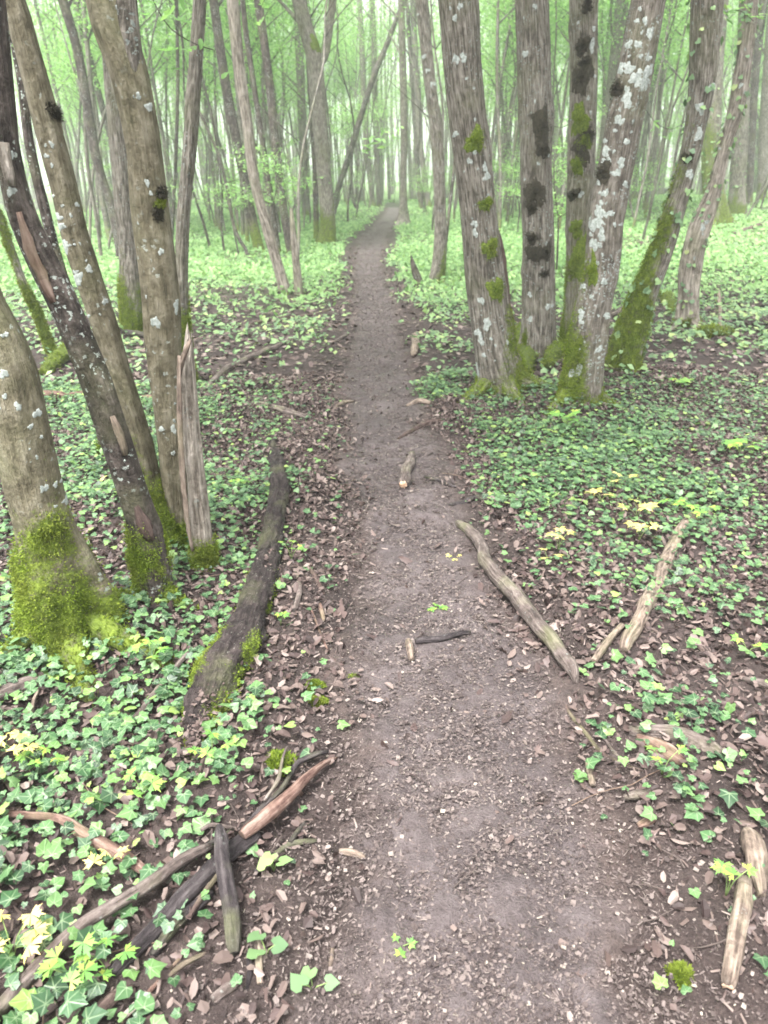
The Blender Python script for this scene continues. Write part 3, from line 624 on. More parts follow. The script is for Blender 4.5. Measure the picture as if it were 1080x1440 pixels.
        if wgt.sum() > 0:
            idx = RNG.choice(n, cnt, p=wgt/wgt.sum()); sp_ = .5*(2*PI*fr['R'].mean()/segs+.035)
            P = V[idx]+RNG.normal(0, .35, (cnt, 3))*sp_+fr['T'][idx//segs]*RNG.uniform(-.62, .62, (cnt, 1))*(.036 if d0 < 4.5 else .062); 
            # push back out on the surface
            v, f = blades(P, Nn[idx]+np.array([0, 0, .2]), .0085 if d0 < 4.5 else .013)
            link('moss', mesh('moss', v, f, MAT['mossblade'], False), root, kind='stuff')
    # buttress roots
    for q in range(t['roots']):
        a = [-.35, -2.6, -1.35, .9][q]+random.uniform(-.15, .15); L = (random.uniform(2.6, 3.6)*r1+.06)*(1.35 if t is T1 else 1); rr_ = r1*random.uniform(.42, .56)
        rp = []
        for e in np.linspace(0, 1, 7):
            xx = g[0]+math.cos(a+.25*e)*(r1*.5+L*e); yy = g[1]+math.sin(a+.25*e)*(r1*.5+L*e)
            rp.append([xx, yy, float(hgt(xx, yy))+r1*.9*(1-e)**2.2-.01-.035*e, rr_*(1-.75*e)])
        sp_ = spline(rp, .02 if near else .05); v, f, rs, _ = tube(sp_[:, :3], sp_[:, 3], 14, .12, None, seed*7+q)
        mr = np.full(len(v), .75 if mt > .1 else .1)+.3*fbm(v[:, 0]*9, v[:, 1]*9, v[:, 2]*9, 2, 4)
        ro = link('root', mesh('root', v-base, f, MAT[t['bark']], True, dict(rest=rs, moss=mr)), root)
        if near and mt > .1:
            idx = RNG.integers(0, len(v)-2, 1500); ctr = np.repeat(sp_[:, :3], 14, 0); Nn = v[idx]-ctr[idx]; Nn /= np.linalg.norm(Nn, axis=1)[:, None]
            bv, bf = blades(v[idx]-base+RNG.normal(0, .006, (1500, 3)), Nn+[0, 0, .3], .015); link('moss', mesh('moss', bv, bf, MAT['mossblade'], False), ro, kind='stuff')
    # fork
    if t['fork']:
        i0 = int(np.argmin(np.abs(project(fr['P']+base)[1]-t['fork'][0][1]-15))); p0 = fr['P'][i0]+base
        fr_ = [[*p0, fr['R'][i0]*.6]]
        for (x, y, w) in t['fork'][0:]:
            p = at(x, y, Yb-.02); fr_.append([*p, w/2*depth(p)/FPX])
        p = np.array(fr_[-1]); dd = p[:3]-np.array(fr_[-2][:3]); dd /= np.linalg.norm(dd)
        for q in range(6): p = p.copy(); p[:3] += dd*.9+np.array([0, 0, .2]); p[3] *= .88; fr_.append(list(p))
        c_ = spline(fr_, .08); v, f, rs, _ = tube(c_[:, :3], c_[:, 3], 20, .05, None, seed+3)
        link('limb', mesh('limb', v-base, f, MAT[t['bark']] if t is not T4 else MAT['b_grey'], True, dict(rest=rs, moss=np.full(len(v), -.2))), root)
    # patches
    for q, (x, y, hw, hh, kd) in enumerate(t['patches']):
        if not hw: continue
        qx, qy = project(fr['P']+base); n = len(qx); ok = np.arange(n)
        i0 = int(np.argmin(np.abs(qy-y)+(fr['s'] > 6)*999)); pc = fr['P'][i0]+base; dd = depth(pc); rad = float(fr['rr'][i0].mean())
        off = (x-qx[i0])*dd/FPX/rad; off = max(-.93, min(.93, off))
        # direction facing the camera
        view = np.array([0, 0, CAM_H])-pc; view -= fr['T'][i0]*view.dot(fr['T'][i0]); view /= np.linalg.norm(view)
        side = np.cross(fr['T'][i0], view); side = side if side[0] > 0 else -side
        dr = view*math.sqrt(1-off*off)+side*off; th0 = math.atan2(dr.dot(fr['W'][i0]), dr.dot(fr['U'][i0]))
        hth = min(1.3, hw*dd/FPX/rad/max(.45, math.sqrt(1-off*off))); hs = hh*dd/FPX
        mt_, nm, lift = {'w': (MAT['lichen'], 'lichen_patch', .0005), 'g': (MAT['mosspatch'], 'moss_patch', .007), 'd': (MAT['darkpatch'], 'moss_patch', .007)}[kd]
        po = link(nm, patch_mesh(fr, fr['s'][i0], th0, hs, hth, seed*100+q, lift, mt_), root)
        if kd == 'd': po['label'] = 'blackish moss pad'
        elif kd == 'g': po['label'] = 'green moss pad'
        if kd in 'gd':
            v = np.array([vv.co for vv in po.data.vertices]); nv = np.array([vv.normal for vv in po.data.vertices])
            m_ = 500; idx = RNG.integers(0, len(v), m_); sz = np.ptp(v, axis=0).max()
            bv, bf = blades(v[idx]+RNG.normal(0, sz*.035, (m_, 3)), nv[idx]*np.sign((nv[idx]*dr).sum(1))[:, None], .012)
            link('moss', mesh('moss', bv, bf, MAT['mossblade'] if kd == 'g' else MAT['darkpatch'], False), po, kind='stuff')
    # ivy on the trunk
    if t['ivy']:
        n = t['ivy']*3; sl = (fr['s'] < 4.5 if Yb < 12 else fr['s'] < 9); ii = RNG.choice(np.where(sl)[0], n); th = RNG.uniform(0, 2*PI, n)
        dr = fr['U'][ii]*np.cos(th)[:, None]+fr['W'][ii]*np.sin(th)[:, None]; P = fr['P'][ii]+dr*(fr['R'][ii]+.02)[:, None]
        v, f = scatter(IVY, P, RNG.uniform(0, 6.28, n), dr+np.array([0, 0, .5])+RNG.normal(0, .25, (n, 3)), RNG.uniform(.035, .07, n))
        link('climbing_ivy', mesh('climbing_ivy', v, f, MAT['ivy_far'], False), root, kind='stuff')
    # branches + crown above the frame
    if t['H']:
        hi = np.where(C[:, 2]-g[2] > (3.6 if near else 4.5))[0]
        for q in range(t['branches']):
            i0 = hi[int(len(hi)*(.15+.28*q))] if len(hi) else len(C)-1; a = random.uniform(0, 2*PI); p = C[i0].copy(); bp = [[*p[:3], p[3]*.4]]
            for e in range(5):
                p = p.copy(); p[:3] += np.array([math.cos(a), math.sin(a), .9])*.45; p[3] *= .62; a += random.uniform(-.4, .4); bp.append([*p[:3], max(p[3]*.4, .006)])
            c_ = spline(bp, .2); v, f, rs, _ = tube(c_[:, :3], c_[:, 3], 8, .05, None, seed+q)
            link('branch', mesh('branch', v-base, f, MAT[t['bark']], True, dict(rest=rs, moss=np.full(len(v), -1.))), root)
        if t['crown']:
            o = link('crown', NEAR_CROWNS[ti % 3], root); o.location = Vector(C[-1, :3]-base)-Vector((0, 0, 1.2)); o.rotation_euler.z = random.uniform(0, 6)
            s_ = random.uniform(.8, 1.15); o.scale = (s_, s_, s_)
    t['frame'] = fr; t['root'] = root
    # landmark x near the horizon
    q = rows[:, :3]; qx, qy = project(q); LAND.append((float(np.interp(-230, -qy[:len(pts)+1], qx[:len(pts)+1])), t))
for ti, t in enumerate(exec_trees): build_tree(t, ti)

# torn bark strips on the dark trunk, the broken slab on the thick fluted one, bare wood on the stub
def strip(t, pts, mat, label, Yo=-.03, name='torn_bark_strip'):
    g = t['g0']; Yb = g[1]+Yo; rows = [[*at(x, y, Yb), w/2*depth(at(x, y, Yb))/FPX] for x, y, w in pts]
    c = spline(rows, .03); V, Fs, rest, fr = tube(c[:, :3], c[:, 3], 12, .35, None, int(pts[0][0]), nscale=.5)
    n = len(fr['s']); V2 = V.copy(); ctr = np.vstack([np.repeat(c[:, :3], 12, 0), c[:1, :3], c[-1:, :3]]); V2[:, 1] = ctr[:, 1]+(V[:, 1]-ctr[:, 1])*.5
    o = link(name, mesh(name, V2-np.array(g), Fs, MAT[mat], True, dict(rest=rest, moss=np.full(len(V), -.5))), t['root']); o['label'] = label
strip(T2, [(26,298,7),(38,335,14),(52,372,16),(66,405,15),(76,425,8)], 'w_red', 'torn reddish strip of bare wood', -.055)
strip(T2, [(6,200,14),(10,235,18),(16,262,10)], 'b_dead', 'pale scab of bare wood', -.05)
strip(T2, [(158,585,7),(168,610,12),(176,640,8)], 'w_pale', 'pale torn bark edge', -.055)
strip(T2, [(186,705,10),(200,735,24),(212,760,14)], 'w_brown', 'brown loose bark flap', -.05)
strip(T23, [(700,325,4),(708,365,8),(713,420,10),(719,465,11),(727,510,12),(738,540,10)], 'w_brown', 'split slab of dead bark', -.02, 'bark_slab')
strip(T5, [(252,500,5),(252,560,7),(254,620,8),(258,680,8),(263,730,7),(271,775,4)], 'w_pale', 'pale splintered edge', -.055, 'splinter')
strip(T5, [(268,478,4),(262,492,8),(255,510,9),(252,530,5)], 'w_pale', 'pale splintered tip', -.05, 'splinter')

# ------------------------------------------------------------------ fallen wood
def stick(name, pts, mat, label, cat='stick', segs=12, rough=.12, lift=.3, cutend=False, side=(), moss=None, ragged=0., group=None, flatz=1., raise_=None, crumb=0, wob=.22):
    G = [ground(x, y) for x, y, w in pts]; base = G[len(G)//2].copy()
    rows = []
    for q, ((x, y, w), g) in enumerate(zip(pts, G)):
        r = w/2*depth(g)/FPX; z = float(surf(g[0], g[1]))+r*(lift+.35)+(raise_[q] if raise_ else 0)
        rows.append([g[0], g[1], z, r])
    L = sum(np.linalg.norm(np.array(a[:3])-np.array(b[:3])) for a, b in zip(rows, rows[1:]))
    ds = max(.008, min(L/14, .022)) if base[1] < 4 else (.035 if base[1] < 7 else .15)
    c = spline(rows, ds); c[:, :3] += np.stack([fbm(np.arange(len(c))*ds*9, 0, q*3., 2, int(pts[0][0])) for q in range(3)], -1)*c[:, 3:4]*wob
    rad = c[:, 3].copy(); rad[0] *= .82; rad[-1] *= .75
    V, Fs, rest, fr = tube(c[:, :3], rad, segs, rough, None, int(pts[0][0]+pts[0][1]) % 97, nscale=.7)
    root = thing(name, label, cat, tuple(base), group)
    mo = np.full(len(V), -.6) if moss is None else moss(V, c)
    if crumb: V += np.stack([fbm(V[:, 0]*38, V[:, 1]*38, V[:, 2]*38, 3, 60+q) for q in range(3)], -1)*crumb
    if ragged:
        n = len(c)
        for e, sg in ((0, -1), (n-1, 1)):
            ids = np.arange(e*segs, e*segs+segs); V[ids] += fr['T'][e]*sg*rad[e]*ragged*RNG.uniform(-1, 1, (segs, 1))
    rest = rest*2.2
    mi = None; mats = MAT[mat]
    if cutend:
        n4 = len(Fs[0]); n3 = len(Fs[1]); mi = np.concatenate([np.zeros(n4), np.ones(n3*2)]); mats = [MAT[mat], MAT['cut']]
    link('wood', mesh('wood', V-base, Fs, mats, True, dict(rest=rest, moss=mo), mi), root)
    for sp_ in side:
        rr_ = []
        for (x, y, w) in sp_:
            g = ground(x, y); r = w/2*depth(g)/FPX; rr_.append([g[0], g[1], float(surf(g[0], g[1]))+r*.8+.004, r])
        cc = spline(rr_, ds); v, f, rs, _ = tube(cc[:, :3], cc[:, 3], 10, rough, None, 5)
        link('side_branch', mesh('side_branch', v-base, f, MAT[mat], True, dict(rest=rs*2.2, moss=np.full(len(v), -.6))), root)
    return root, V-base, c, fr

def logmoss(V, c):
    n = (len(V)-2)//(len(c)); ctr = np.repeat(c[:, :3], n, 0); ctr = np.vstack([ctr, c[:1, :3], c[-1:, :3]]); d = V-ctr
    near_ = ss(3.6, 2.6, V[:, 1]); return (near_-1)*1.2+near_*(.02+.62*ss(.2, 1., np.abs(d[:, 0])/np.maximum(np.linalg.norm(d, axis=1), 1e-4)))+.75*fbm(V[:, 0]*11, V[:, 1]*11, V[:, 2]*11, 3, 31)-.25
LG = [(383,622,12),(389,655,22),(392,690,26),(388,730,27),(379,780,32),(369,830,40),(353,880,48),(333,925,56),(310,965,60),(294,1000,60),(284,1032,46),(276,1064,24)]
lr, lv, lc, lf = stick('rotten_log', LG, 'w_rot', 'long dark rotting log with mossy flanks lying left of the path', 'log', 44, .16, .25, moss=logmoss, ragged=1.5, wob=.08, raise_=[-.01,0,0,0,0,0,0,0,0,-.012,-.03,-.03], crumb=.007)
n_ = 44*len(lc); ctr = np.repeat(lc[:, :3], 44, 0)-np.array(lr.location); Nn = lv[:n_]-ctr; Nn /= np.linalg.norm(Nn, axis=1)[:, None]
mw = np.clip(logmoss(lv+np.array(lr.location), lc)[:n_]-.25, 0, 1)
if mw.sum() > 0:
    idx = RNG.choice(n_, 7000, p=mw/mw.sum()); bv, bf = blades(lv[idx]+RNG.normal(0, .006, (7000, 3)), Nn[idx], .008); link('moss', mesh('moss', bv, bf, MAT['mossblade'], False), lr, kind='stuff')
stick('curved_branch', [(643,741,9),(660,757,15),(678,782,17),(683,803,19),(705,830,21),(730,862,22),(760,900,22),(785,930,21),(802,950,20),(810,965,6)], 'w_grey', 'curved grey-brown branch lying along right side of the path', 'branch', 16, .10, .5, side=[[(788,932,15),(805,944,12),(824,950,5)]], raise_=[.0,.015,.02,.03,.02,.03,.02,.015,.01,0])
stick('short_log', [(580,646,11),(575,665,15),(569,682,16),(566,691,14)], 'w_grey', 'short snapped log piece lying in the middle of the path', 'log', 16, .06, .7, cutend=True, ragged=.5)
stick('dark_twig', [(632,716,6),(650,710,8),(668,702,7),(690,697,5)], 'w_dark', 'dark twig poking onto the path above the curved branch', 'twig', side=[[(668,702,5),(685,706,4),(700,704,3)]])
stick('thin_twig', [(597,674,3),(620,682,5),(642,687,3)], 'w_dark', 'thin dark twig right of the snapped log piece', 'twig')
stick('path_stick', [(583,912,8),(600,910,10),(620,908,10),(640,902,9),(662,896,5)], 'w_dark', 'crooked dark stick lying across middle of the path', 'stick', lift=1.1)
stick('pale_splinter', [(574,909,8),(577,922,11),(580,937,8)], 'w_pale', 'pale split wood at the left tip of the crooked stick', 'wood splinter', lift=.9)
stick('ivy_log', [(974,728,12),(955,752,16),(940,785,18),(925,820,19),(905,862,20),(890,890,20),(877,920,17)], 'w_pale', 'pale flaky log half buried in the ivy on the right', 'log', 16, .22, .3, side=[[(874,884,9),(855,906,11),(834,936,10)]])
stick('ivy_stick', [(996,720,7),(996,738,9),(993,752,7)], 'w_pale', 'short pale stick in the ivy right of the flaky log', 'stick')
stick('long_pole', [(-30,1465,23),(40,1392,22),(110,1330,21),(160,1297,20),(210,1265,19),(262,1226,16),(300,1205,10)], 'w_grey', 'long pale grey pole running out of bottom left corner', 'fallen branch', 16, .07, .8, raise_=[.0,.01,.02,.03,.03,.03,.03])
stick('wet_log', [(160,1375,18),(205,1325,25),(245,1285,24),(285,1243,24),(325,1205,25),(362,1180,22)], 'w_dark', 'wet black log beside the long pale grey pole', 'log', 18, .08, .5)
stick('dark_branch', [(215,1345,12),(250,1300,18),(285,1270,17),(300,1258,10)], 'w_dark', 'short black branch tucked right of the wet black log', 'branch')
stick('upright_log', [(311,1188,11),(314,1215,20),(320,1260,23),(326,1305,23),(332,1348,19)], 'w_dark', 'dark grey peeled log pointing down beside the pole pile', 'log', 18, .06, 1.0, raise_=[.05,.05,.03,.01,0])
stick('forked_stick', [(345,1196,17),(378,1168,20),(410,1140,18),(432,1112,13),(455,1087,9),(474,1068,4)], 'w_red', 'tapering bare pinkish stick at top of the pole pile', 'stick', 14, .10, .9, side=[[(424,1122,8),(412,1112,6),(400,1117,3)]], raise_=[.03,.03,.03,.03,.02,.0])
stick('curved_twig', [(340,1180,6),(365,1150,7),(395,1122,8),(412,1095,7),(420,1082,8),(445,1070,8),(462,1066,5)], 'w_dark', 'dark twig curving above the pinkish stick', 'twig', raise_=[.02]*7)
stick('y_twig', [(360,1230,8),(393,1200,9),(412,1188,9),(445,1184,6)], 'w_dark', 'dark Y-shaped twig right of the pinkish stick', 'twig', side=[[(408,1190,8),(420,1172,7),(432,1158,4)]])
stick('red_stick', [(-15,1158,9),(35,1158,10),(88,1166,12),(120,1188,17),(155,1206,18),(190,1228,15),(212,1244,8)], 'w_red', 'reddish peeled stick lying in ivy at lower left', 'stick', 14, .12, .8, raise_=[.02]*7)
for q, (pp, mm, lab) in enumerate((([(236,1250,6),(268,1218,8),(300,1192,7),(330,1172,4)], 'w_dark', 'thin black stick above the long pale grey pole'), ([(268,1300,7),(292,1262,8),(318,1226,6)], 'w_brown', 'brown twig crossing between black branch and peeled log'), ([(345,1205,6),(352,1178,7),(372,1150,5)], 'w_dark', 'short dark twig crossed over the pole pile top'), ([(284,1180,5),(300,1172,6),(330,1176,4)], 'w_grey', 'short grey twig left of the pole pile top'), ([(372,1140,5),(392,1110,6),(398,1080,4),(404,1062,3)], 'w_grey', 'upright grey twig rising from the pole pile'), ([(240,1390,6),(262,1372,8),(292,1356,5)], 'w_brown', 'brown twig just below the black branch'))):
    stick('twig', pp, mm, lab, 'twig', raise_=[.015+.004*q]*len(pp))
stick('thin_red_twig', [(170,1440,8),(215,1392,7),(258,1345,5)], 'w_red', 'thin red twig at the bottom below the black log', 'twig')
stick('brown_stick', [(120,1450,20),(160,1410,18),(190,1392,10)], 'w_brown', 'brown stick end at the bottom edge below the pole', 'stick')
stick('pale_peg', [(363,1322,8),(364,1352,11),(365,1388,9)], 'w_pale', 'small upright-lying pale peg right of the dark peeled log', 'stick', 12, .06, .7)
stick('dark_peg', [(349,1340,7),(352,1368,8),(346,1400,6)], 'w_dark', 'small dark peg left of the pale peg', 'stick')
stick('mossy_stick', [(300,1410,14),(325,1390,16),(340,1378,10)], 'w_grey', 'grey stick end under ivy at the bottom left', 'stick')
stick('thin_white_twig', [(468,1332,4),(466,1352,6),(463,1370,4)], 'w_pale', 'thin whitish twig at the bottom left of the path', 'twig')
stick('pale_log', [(1046,1246,18),(1042,1280,24),(1034,1320,25),(1026,1360,24),(1020,1396,22)], 'w_pale', 'pale round log piece at the lower right corner', 'log', 18, .06, .8, cutend=True, ragged=.3)
stick('bark_curl', [(1046,1172,14),(1056,1195,30),(1062,1222,30),(1070,1262,12)], 'w_pale', 'curled pale bark above the round log piece', 'bark piece', 14, .3, .2)
stick('rotten_wood', [(884,1030,14),(920,1034,20),(960,1042,24),(1000,1056,22),(1018,1064,10)], 'w_grey', 'rotten grey wood slab half covered by dead leaves', 'rotten wood', 14, .3, .1)
stick('rotten_chunk', [(898,1038,12),(918,1052,22),(938,1064,24),(962,1074,12)], 'w_red', 'crumbling pinkish wood chunk below the grey slab', 'rotten wood', 14, .35, .3)
stick('long_twig', [(794,990,5),(802,1008,6),(822,1032,6),(845,1060,6),(880,1078,4),(905,1086,3)], 'w_brown', 'long wiry twig along the right edge of the path', 'twig')
stick('wiry_twig', [(850,1040,3),(865,1062,4),(885,1076,3)], 'w_grey', 'short wiry twig beside the long wiry twig', 'twig')
stick('small_peg', [(824,1078,6),(829,1095,10),(833,1113,9)], 'w_pale', 'small pale peg standing out on path right edge', 'stick')
stick('rusty_stick', [(896,1165,9),(908,1160,12),(921,1153,9)], 'w_red', 'stubby rust-red stick among dead leaves at right', 'stick')
stick('dull_stick', [(876,1126,9),(895,1122,13),(915,1117,10)], 'w_grey', 'dull grey stick above the rust-red one', 'stick')
stick('grey_root_log', [(-20,1002,20),(15,985,22),(45,972,20),(66,962,12)], 'w_grey', 'grey log end at left edge under the mossy tree', 'log', 14, .1, .8)
stick('ivy_twig', [(268,926,7),(236,962,8),(205,1002,9),(182,1030,9),(160,1062,6)], 'w_grey', 'slim grey branch through the ivy left of the rotting log', 'branch', raise_=[.02]*5)
stick('bent_twig', [(-5,1034,5),(20,1026,7),(42,1014,6),(50,992,5),(56,978,4)], 'w_pale', 'bent pale twig just below the grey log end', 'twig', raise_=[.02]*5)
stick('side_twig', [(418,808,4),(421,828,7),(418,848,8),(412,866,6)], 'w_grey', 'grey twig lying close along the right of the rotting log', 'twig')
stick('brown_twig', [(430,793,4),(446,818,7),(456,838,5)], 'w_brown', 'brown twig between the rotting log and the path', 'twig')
stick('wispy_twig', [(436,852,3),(448,885,3),(461,916,3)], 'w_red', 'wispy reddish twig on the left edge of the path', 'twig')
stick('rust_twig', [(449,850,5),(453,866,7),(455,876,4)], 'w_red', 'short rusty twig left of the path', 'twig')
stick('slanting_branch', [(290,552,9),(318,524,10),(350,507,9),(385,492,8),(414,480,6)], 'w_grey', 'pale slanting branch on the leaves left of the path', 'branch', side=[[(318,524,6),(330,515,5),(345,516,3)]])
stick('left_branch', [(50,556,9),(85,561,13),(125,560,12),(160,566,9),(215,562,9)], 'w_red', 'reddish branch on the ground behind the left trunks', 'branch')
stick('dark_left_branch', [(70,600,6),(110,590,9),(135,586,8)], 'w_dark', 'dark branch on the ground behind the leaning trunks', 'branch')
stick('black_branch', [(155,462,6),(180,470,9),(205,475,8),(225,474,5)], 'w_dark', 'black branch across the foot of the moss-socked tree', 'branch')
stick('pale_left_stick', [(110,705,8),(128,695,12),(146,688,9)], 'w_pale', 'pale broken stick on dead leaves behind left trunks', 'stick')
stick('mid_stick', [(470,576,4),(482,571,6),(497,568,4)], 'w_pale', 'thin pale stick across the left half of the path', 'stick')
stick('edge_stick', [(360,570,8),(385,576,10),(410,584,9),(434,590,6)], 'w_grey', 'grey stick at the left edge of the path further up', 'stick')
stick('edge_peg', [(585,474,9),(584,488,12),(582,504,9)], 'w_pale', 'pale stub lying on the right edge of the path', 'stick')
stick('right_edge_stick', [(572,575,5),(590,569,8),(606,570,6)], 'w_pale', 'short pale stick right of the path before the thick trunk', 'stick')
stick('right_dark_stick', [(560,622,5),(580,610,7),(602,600,8),(622,592,5)], 'w_brown', 'brown stick pointing into the path from the right', 'stick')
stick('left_small_branch', [(225,470,0.1),(226,470,.1),(227,470,.1)], 'w_grey', 'x')[0] if False else None
stick('far_fallen_branch', [(890,281,5),(912,277,7),(935,270,6),(948,266,4)], 'w_dark', 'fallen dark branch far off between the lichen and mossy trunks', 'branch')
stick('right_fallen_pole', [(860,446,8),(890,432,9),(922,416,6)], 'w_grey', 'grey fallen pole between the lichen trunk and mossy leaning trunk', 'branch')
stick('right_far_pole', [(868,352,5),(900,347,8),(925,345,6)], 'w_brown', 'brown fallen pole behind the lichen trunk', 'branch')
stick('right_long_pole', [(1010,412,5),(1012,440,5),(1013,480,4)], 'w_pale', 'thin pale twig right of the dead twisted trunk', 'twig')
stick('edge_branch', [(1095,975,14),(1068,964,12),(1045,957,7)], 'w_grey', 'grey branch entering at right edge in the ivy', 'branch')
stick('oval_chip', [(478,1204,8),(495,1207,11),(514,1213,7)], 'w_pale', 'flat pale wood chip on the left edge of the path', 'wood chip', 10, .15, .1)
stick('right_mid_branch', [(1030,330,5),(1060,322,7),(1085,312,5)], 'w_brown', 'brown branch on the ground by the right edge', 'branch')
stick('path_far_stick', [(468,482,3),(482,476,5),(490,470,3)], 'w_grey', 'grey stick left of the path before the bend', 'stick')
stick('litter_branch', [(330,462,3),(380,452,5),(430,446,5),(480,432,3)], 'w_brown', 'thin brown branch on leaves beyond the olive trunk', 'branch')
# mossy roots sprawling behind the thin leaning sapling
for (pp, lab) in (([(60,530,12),(75,518,18),(92,508,22),(98,490,10)], 'green mossy stub on the ground beside the leaning sapling'), ([(985,470,16),(1000,474,18),(1022,472,14)], 'mossy lump of wood right of the dead twisted trunk'), ([(742,532,16),(738,505,24),(734,482,20),(731,462,8)], 'mossy broken stub between the thick fluted and dark-blotched trunks'), ([(768,520,14),(778,505,20),(790,494,16)], 'mossy root lump between the moss-pad and dark-blotched trunks'), ([(928,415,9),(938,425,14),(946,445,10)], 'mossy stub left of the dead twisted trunk')):
    r_, v_, c_, f_ = stick('mossy_stub', pp, 'b_grey', lab, 'mossy wood', 14, .2, .3, moss=lambda V, c: np.full(len(V), 1.))
    n_ = 14*len(c_); Nn = v_[:n_]-(np.repeat(c_[:, :3], 14, 0)-np.array(r_.location)); Nn /= np.linalg.norm(Nn, axis=1)[:, None]
    idx = RNG.integers(0, n_, 1500); bv, bf = blades(v_[idx]+RNG.normal(0, .01, (1500, 3)), Nn[idx], .02); link('moss', mesh('moss', bv, bf, MAT['mossblade'], False), r_, kind='stuff')

n = 900; q = RNG.uniform(0, 1, n); kk_ = (len(lc)-1-(q**1.7*len(lc)*.45)).astype(int); rr = lc[kk_, 3]*RNG.normal(0, .85, n)
Pb = np.stack([lc[kk_, 0]+rr, lc[kk_, 1]+RNG.normal(0, .05, n), np.zeros(n)], -1); Pb[:, 2] = surf(Pb[:, 0], Pb[:, 1])+.006+np.maximum(0, lc[kk_, 3]*1.25*np.sqrt(np.clip(1-(rr/np.maximum(lc[kk_, 3], .01))**2, 0, 1)))*(np.abs(rr) < lc[kk_, 3])
v, f = scatter(SMALL, Pb-np.array(lr.location), RNG.uniform(0, 6.28, n), up_normals(n, .7), RNG.uniform(.006, .022, n)); link('rot_crumbs', mesh('rot_crumbs', v, f, MAT['litter'], False), lr, kind='stuff')
# moss clumps beside the path
for (x, y, w, lab) in ((442,968,22,'bright moss clump left of the path below the rotting log'), (447,990,20,'duller moss clump just under the bright one'), (498,958,17,'small moss clump at the left edge of the path'), (392,1075,40,'low moss cushion by the curving dark twig'), (957,1372,26,'scruffy moss tuft among dead leaves at lower right')):
    g = ground(x, y); r = w/2*depth(g)/FPX; n = 1400; a = RNG.uniform(0, 2*PI, n); q = np.sqrt(RNG.uniform(0, 1, n))*r*(1+.3*np.sin(a*3)); z = .5*r*np.sqrt(np.clip(1-(q/r)**2, 0, 1))
    P = np.stack([q*np.cos(a), q*np.sin(a), z], -1); v, f = blades(P, np.stack([np.cos(a)*q/r, np.sin(a)*q/r, np.full(n, 1.)], -1), .014)
    o = link('moss_clump', mesh('moss_clump', v, f, MAT['mossblade'], False), None, label=lab, category='moss'); o.location = g

# ------------------------------------------------------------------ ivy, litter, herbs
def frustum(n, y0, y1, marg=.5, pw=1.):
    y = np.sqrt(RNG.uniform(0, 1, n)*(y1**2-y0**2)+y0**2) if pw == 1 else y0*(y1/y0)**RNG.uniform(0, 1, n)
    hw = .56*(y*CP+CAM_H*SP)+marg; x = RNG.uniform(-1, 1, n)*hw; return x, y
def ivyden(x, y):
    d = pathd(x, y); right = x > pathc(y); n1 = fbm(x*1.3, y*1.3, 0, 3, 91); n2 = fbm(x*.45, y*.45, 0, 2, 95)
    R_ = ss(.02, .38, d+.16*n1)*(.10+.9*ss(1.65, 2.6, y+.4*n1+.5*ss(.6, 1.6, d)))*np.where(y > 5, .18+.6*ss(-.1, .45, n1+.5*n2), .18+.46*ss(-.35, .3, n1))
    near_ = ss(2.9, 2.2, y); L_ = ss(.18, .42, d+.14*n1)*(near_*(.50+.5*ss(-.5, .1, n1))+(1-near_)*(.13+.45*ss(-.15, .40, n1+.4*n2)))
    D = np.where(right, R_, L_)
    return np.clip(np.maximum(D, .035*ss(-.05, .1, d)), 0, 1)
def notlog(x, y, pad=.0):
    ok = np.ones(len(x), bool)
    for i in range(0, len(lc), 3): ok &= (x-lc[i, 0])**2+(y-lc[i, 1])**2 > (lc[i, 3]*.85+pad)**2
    return ok
def nottree(x, y):
    ok = np.ones(len(x), bool)
    for t in exec_trees:
        if t['g0'][1] < 12: ok &= (x-t['g0'][0])**2+(y-t['g0'][1])**2 > (t['frame']['R'][0]*1.0)**2
    return ok
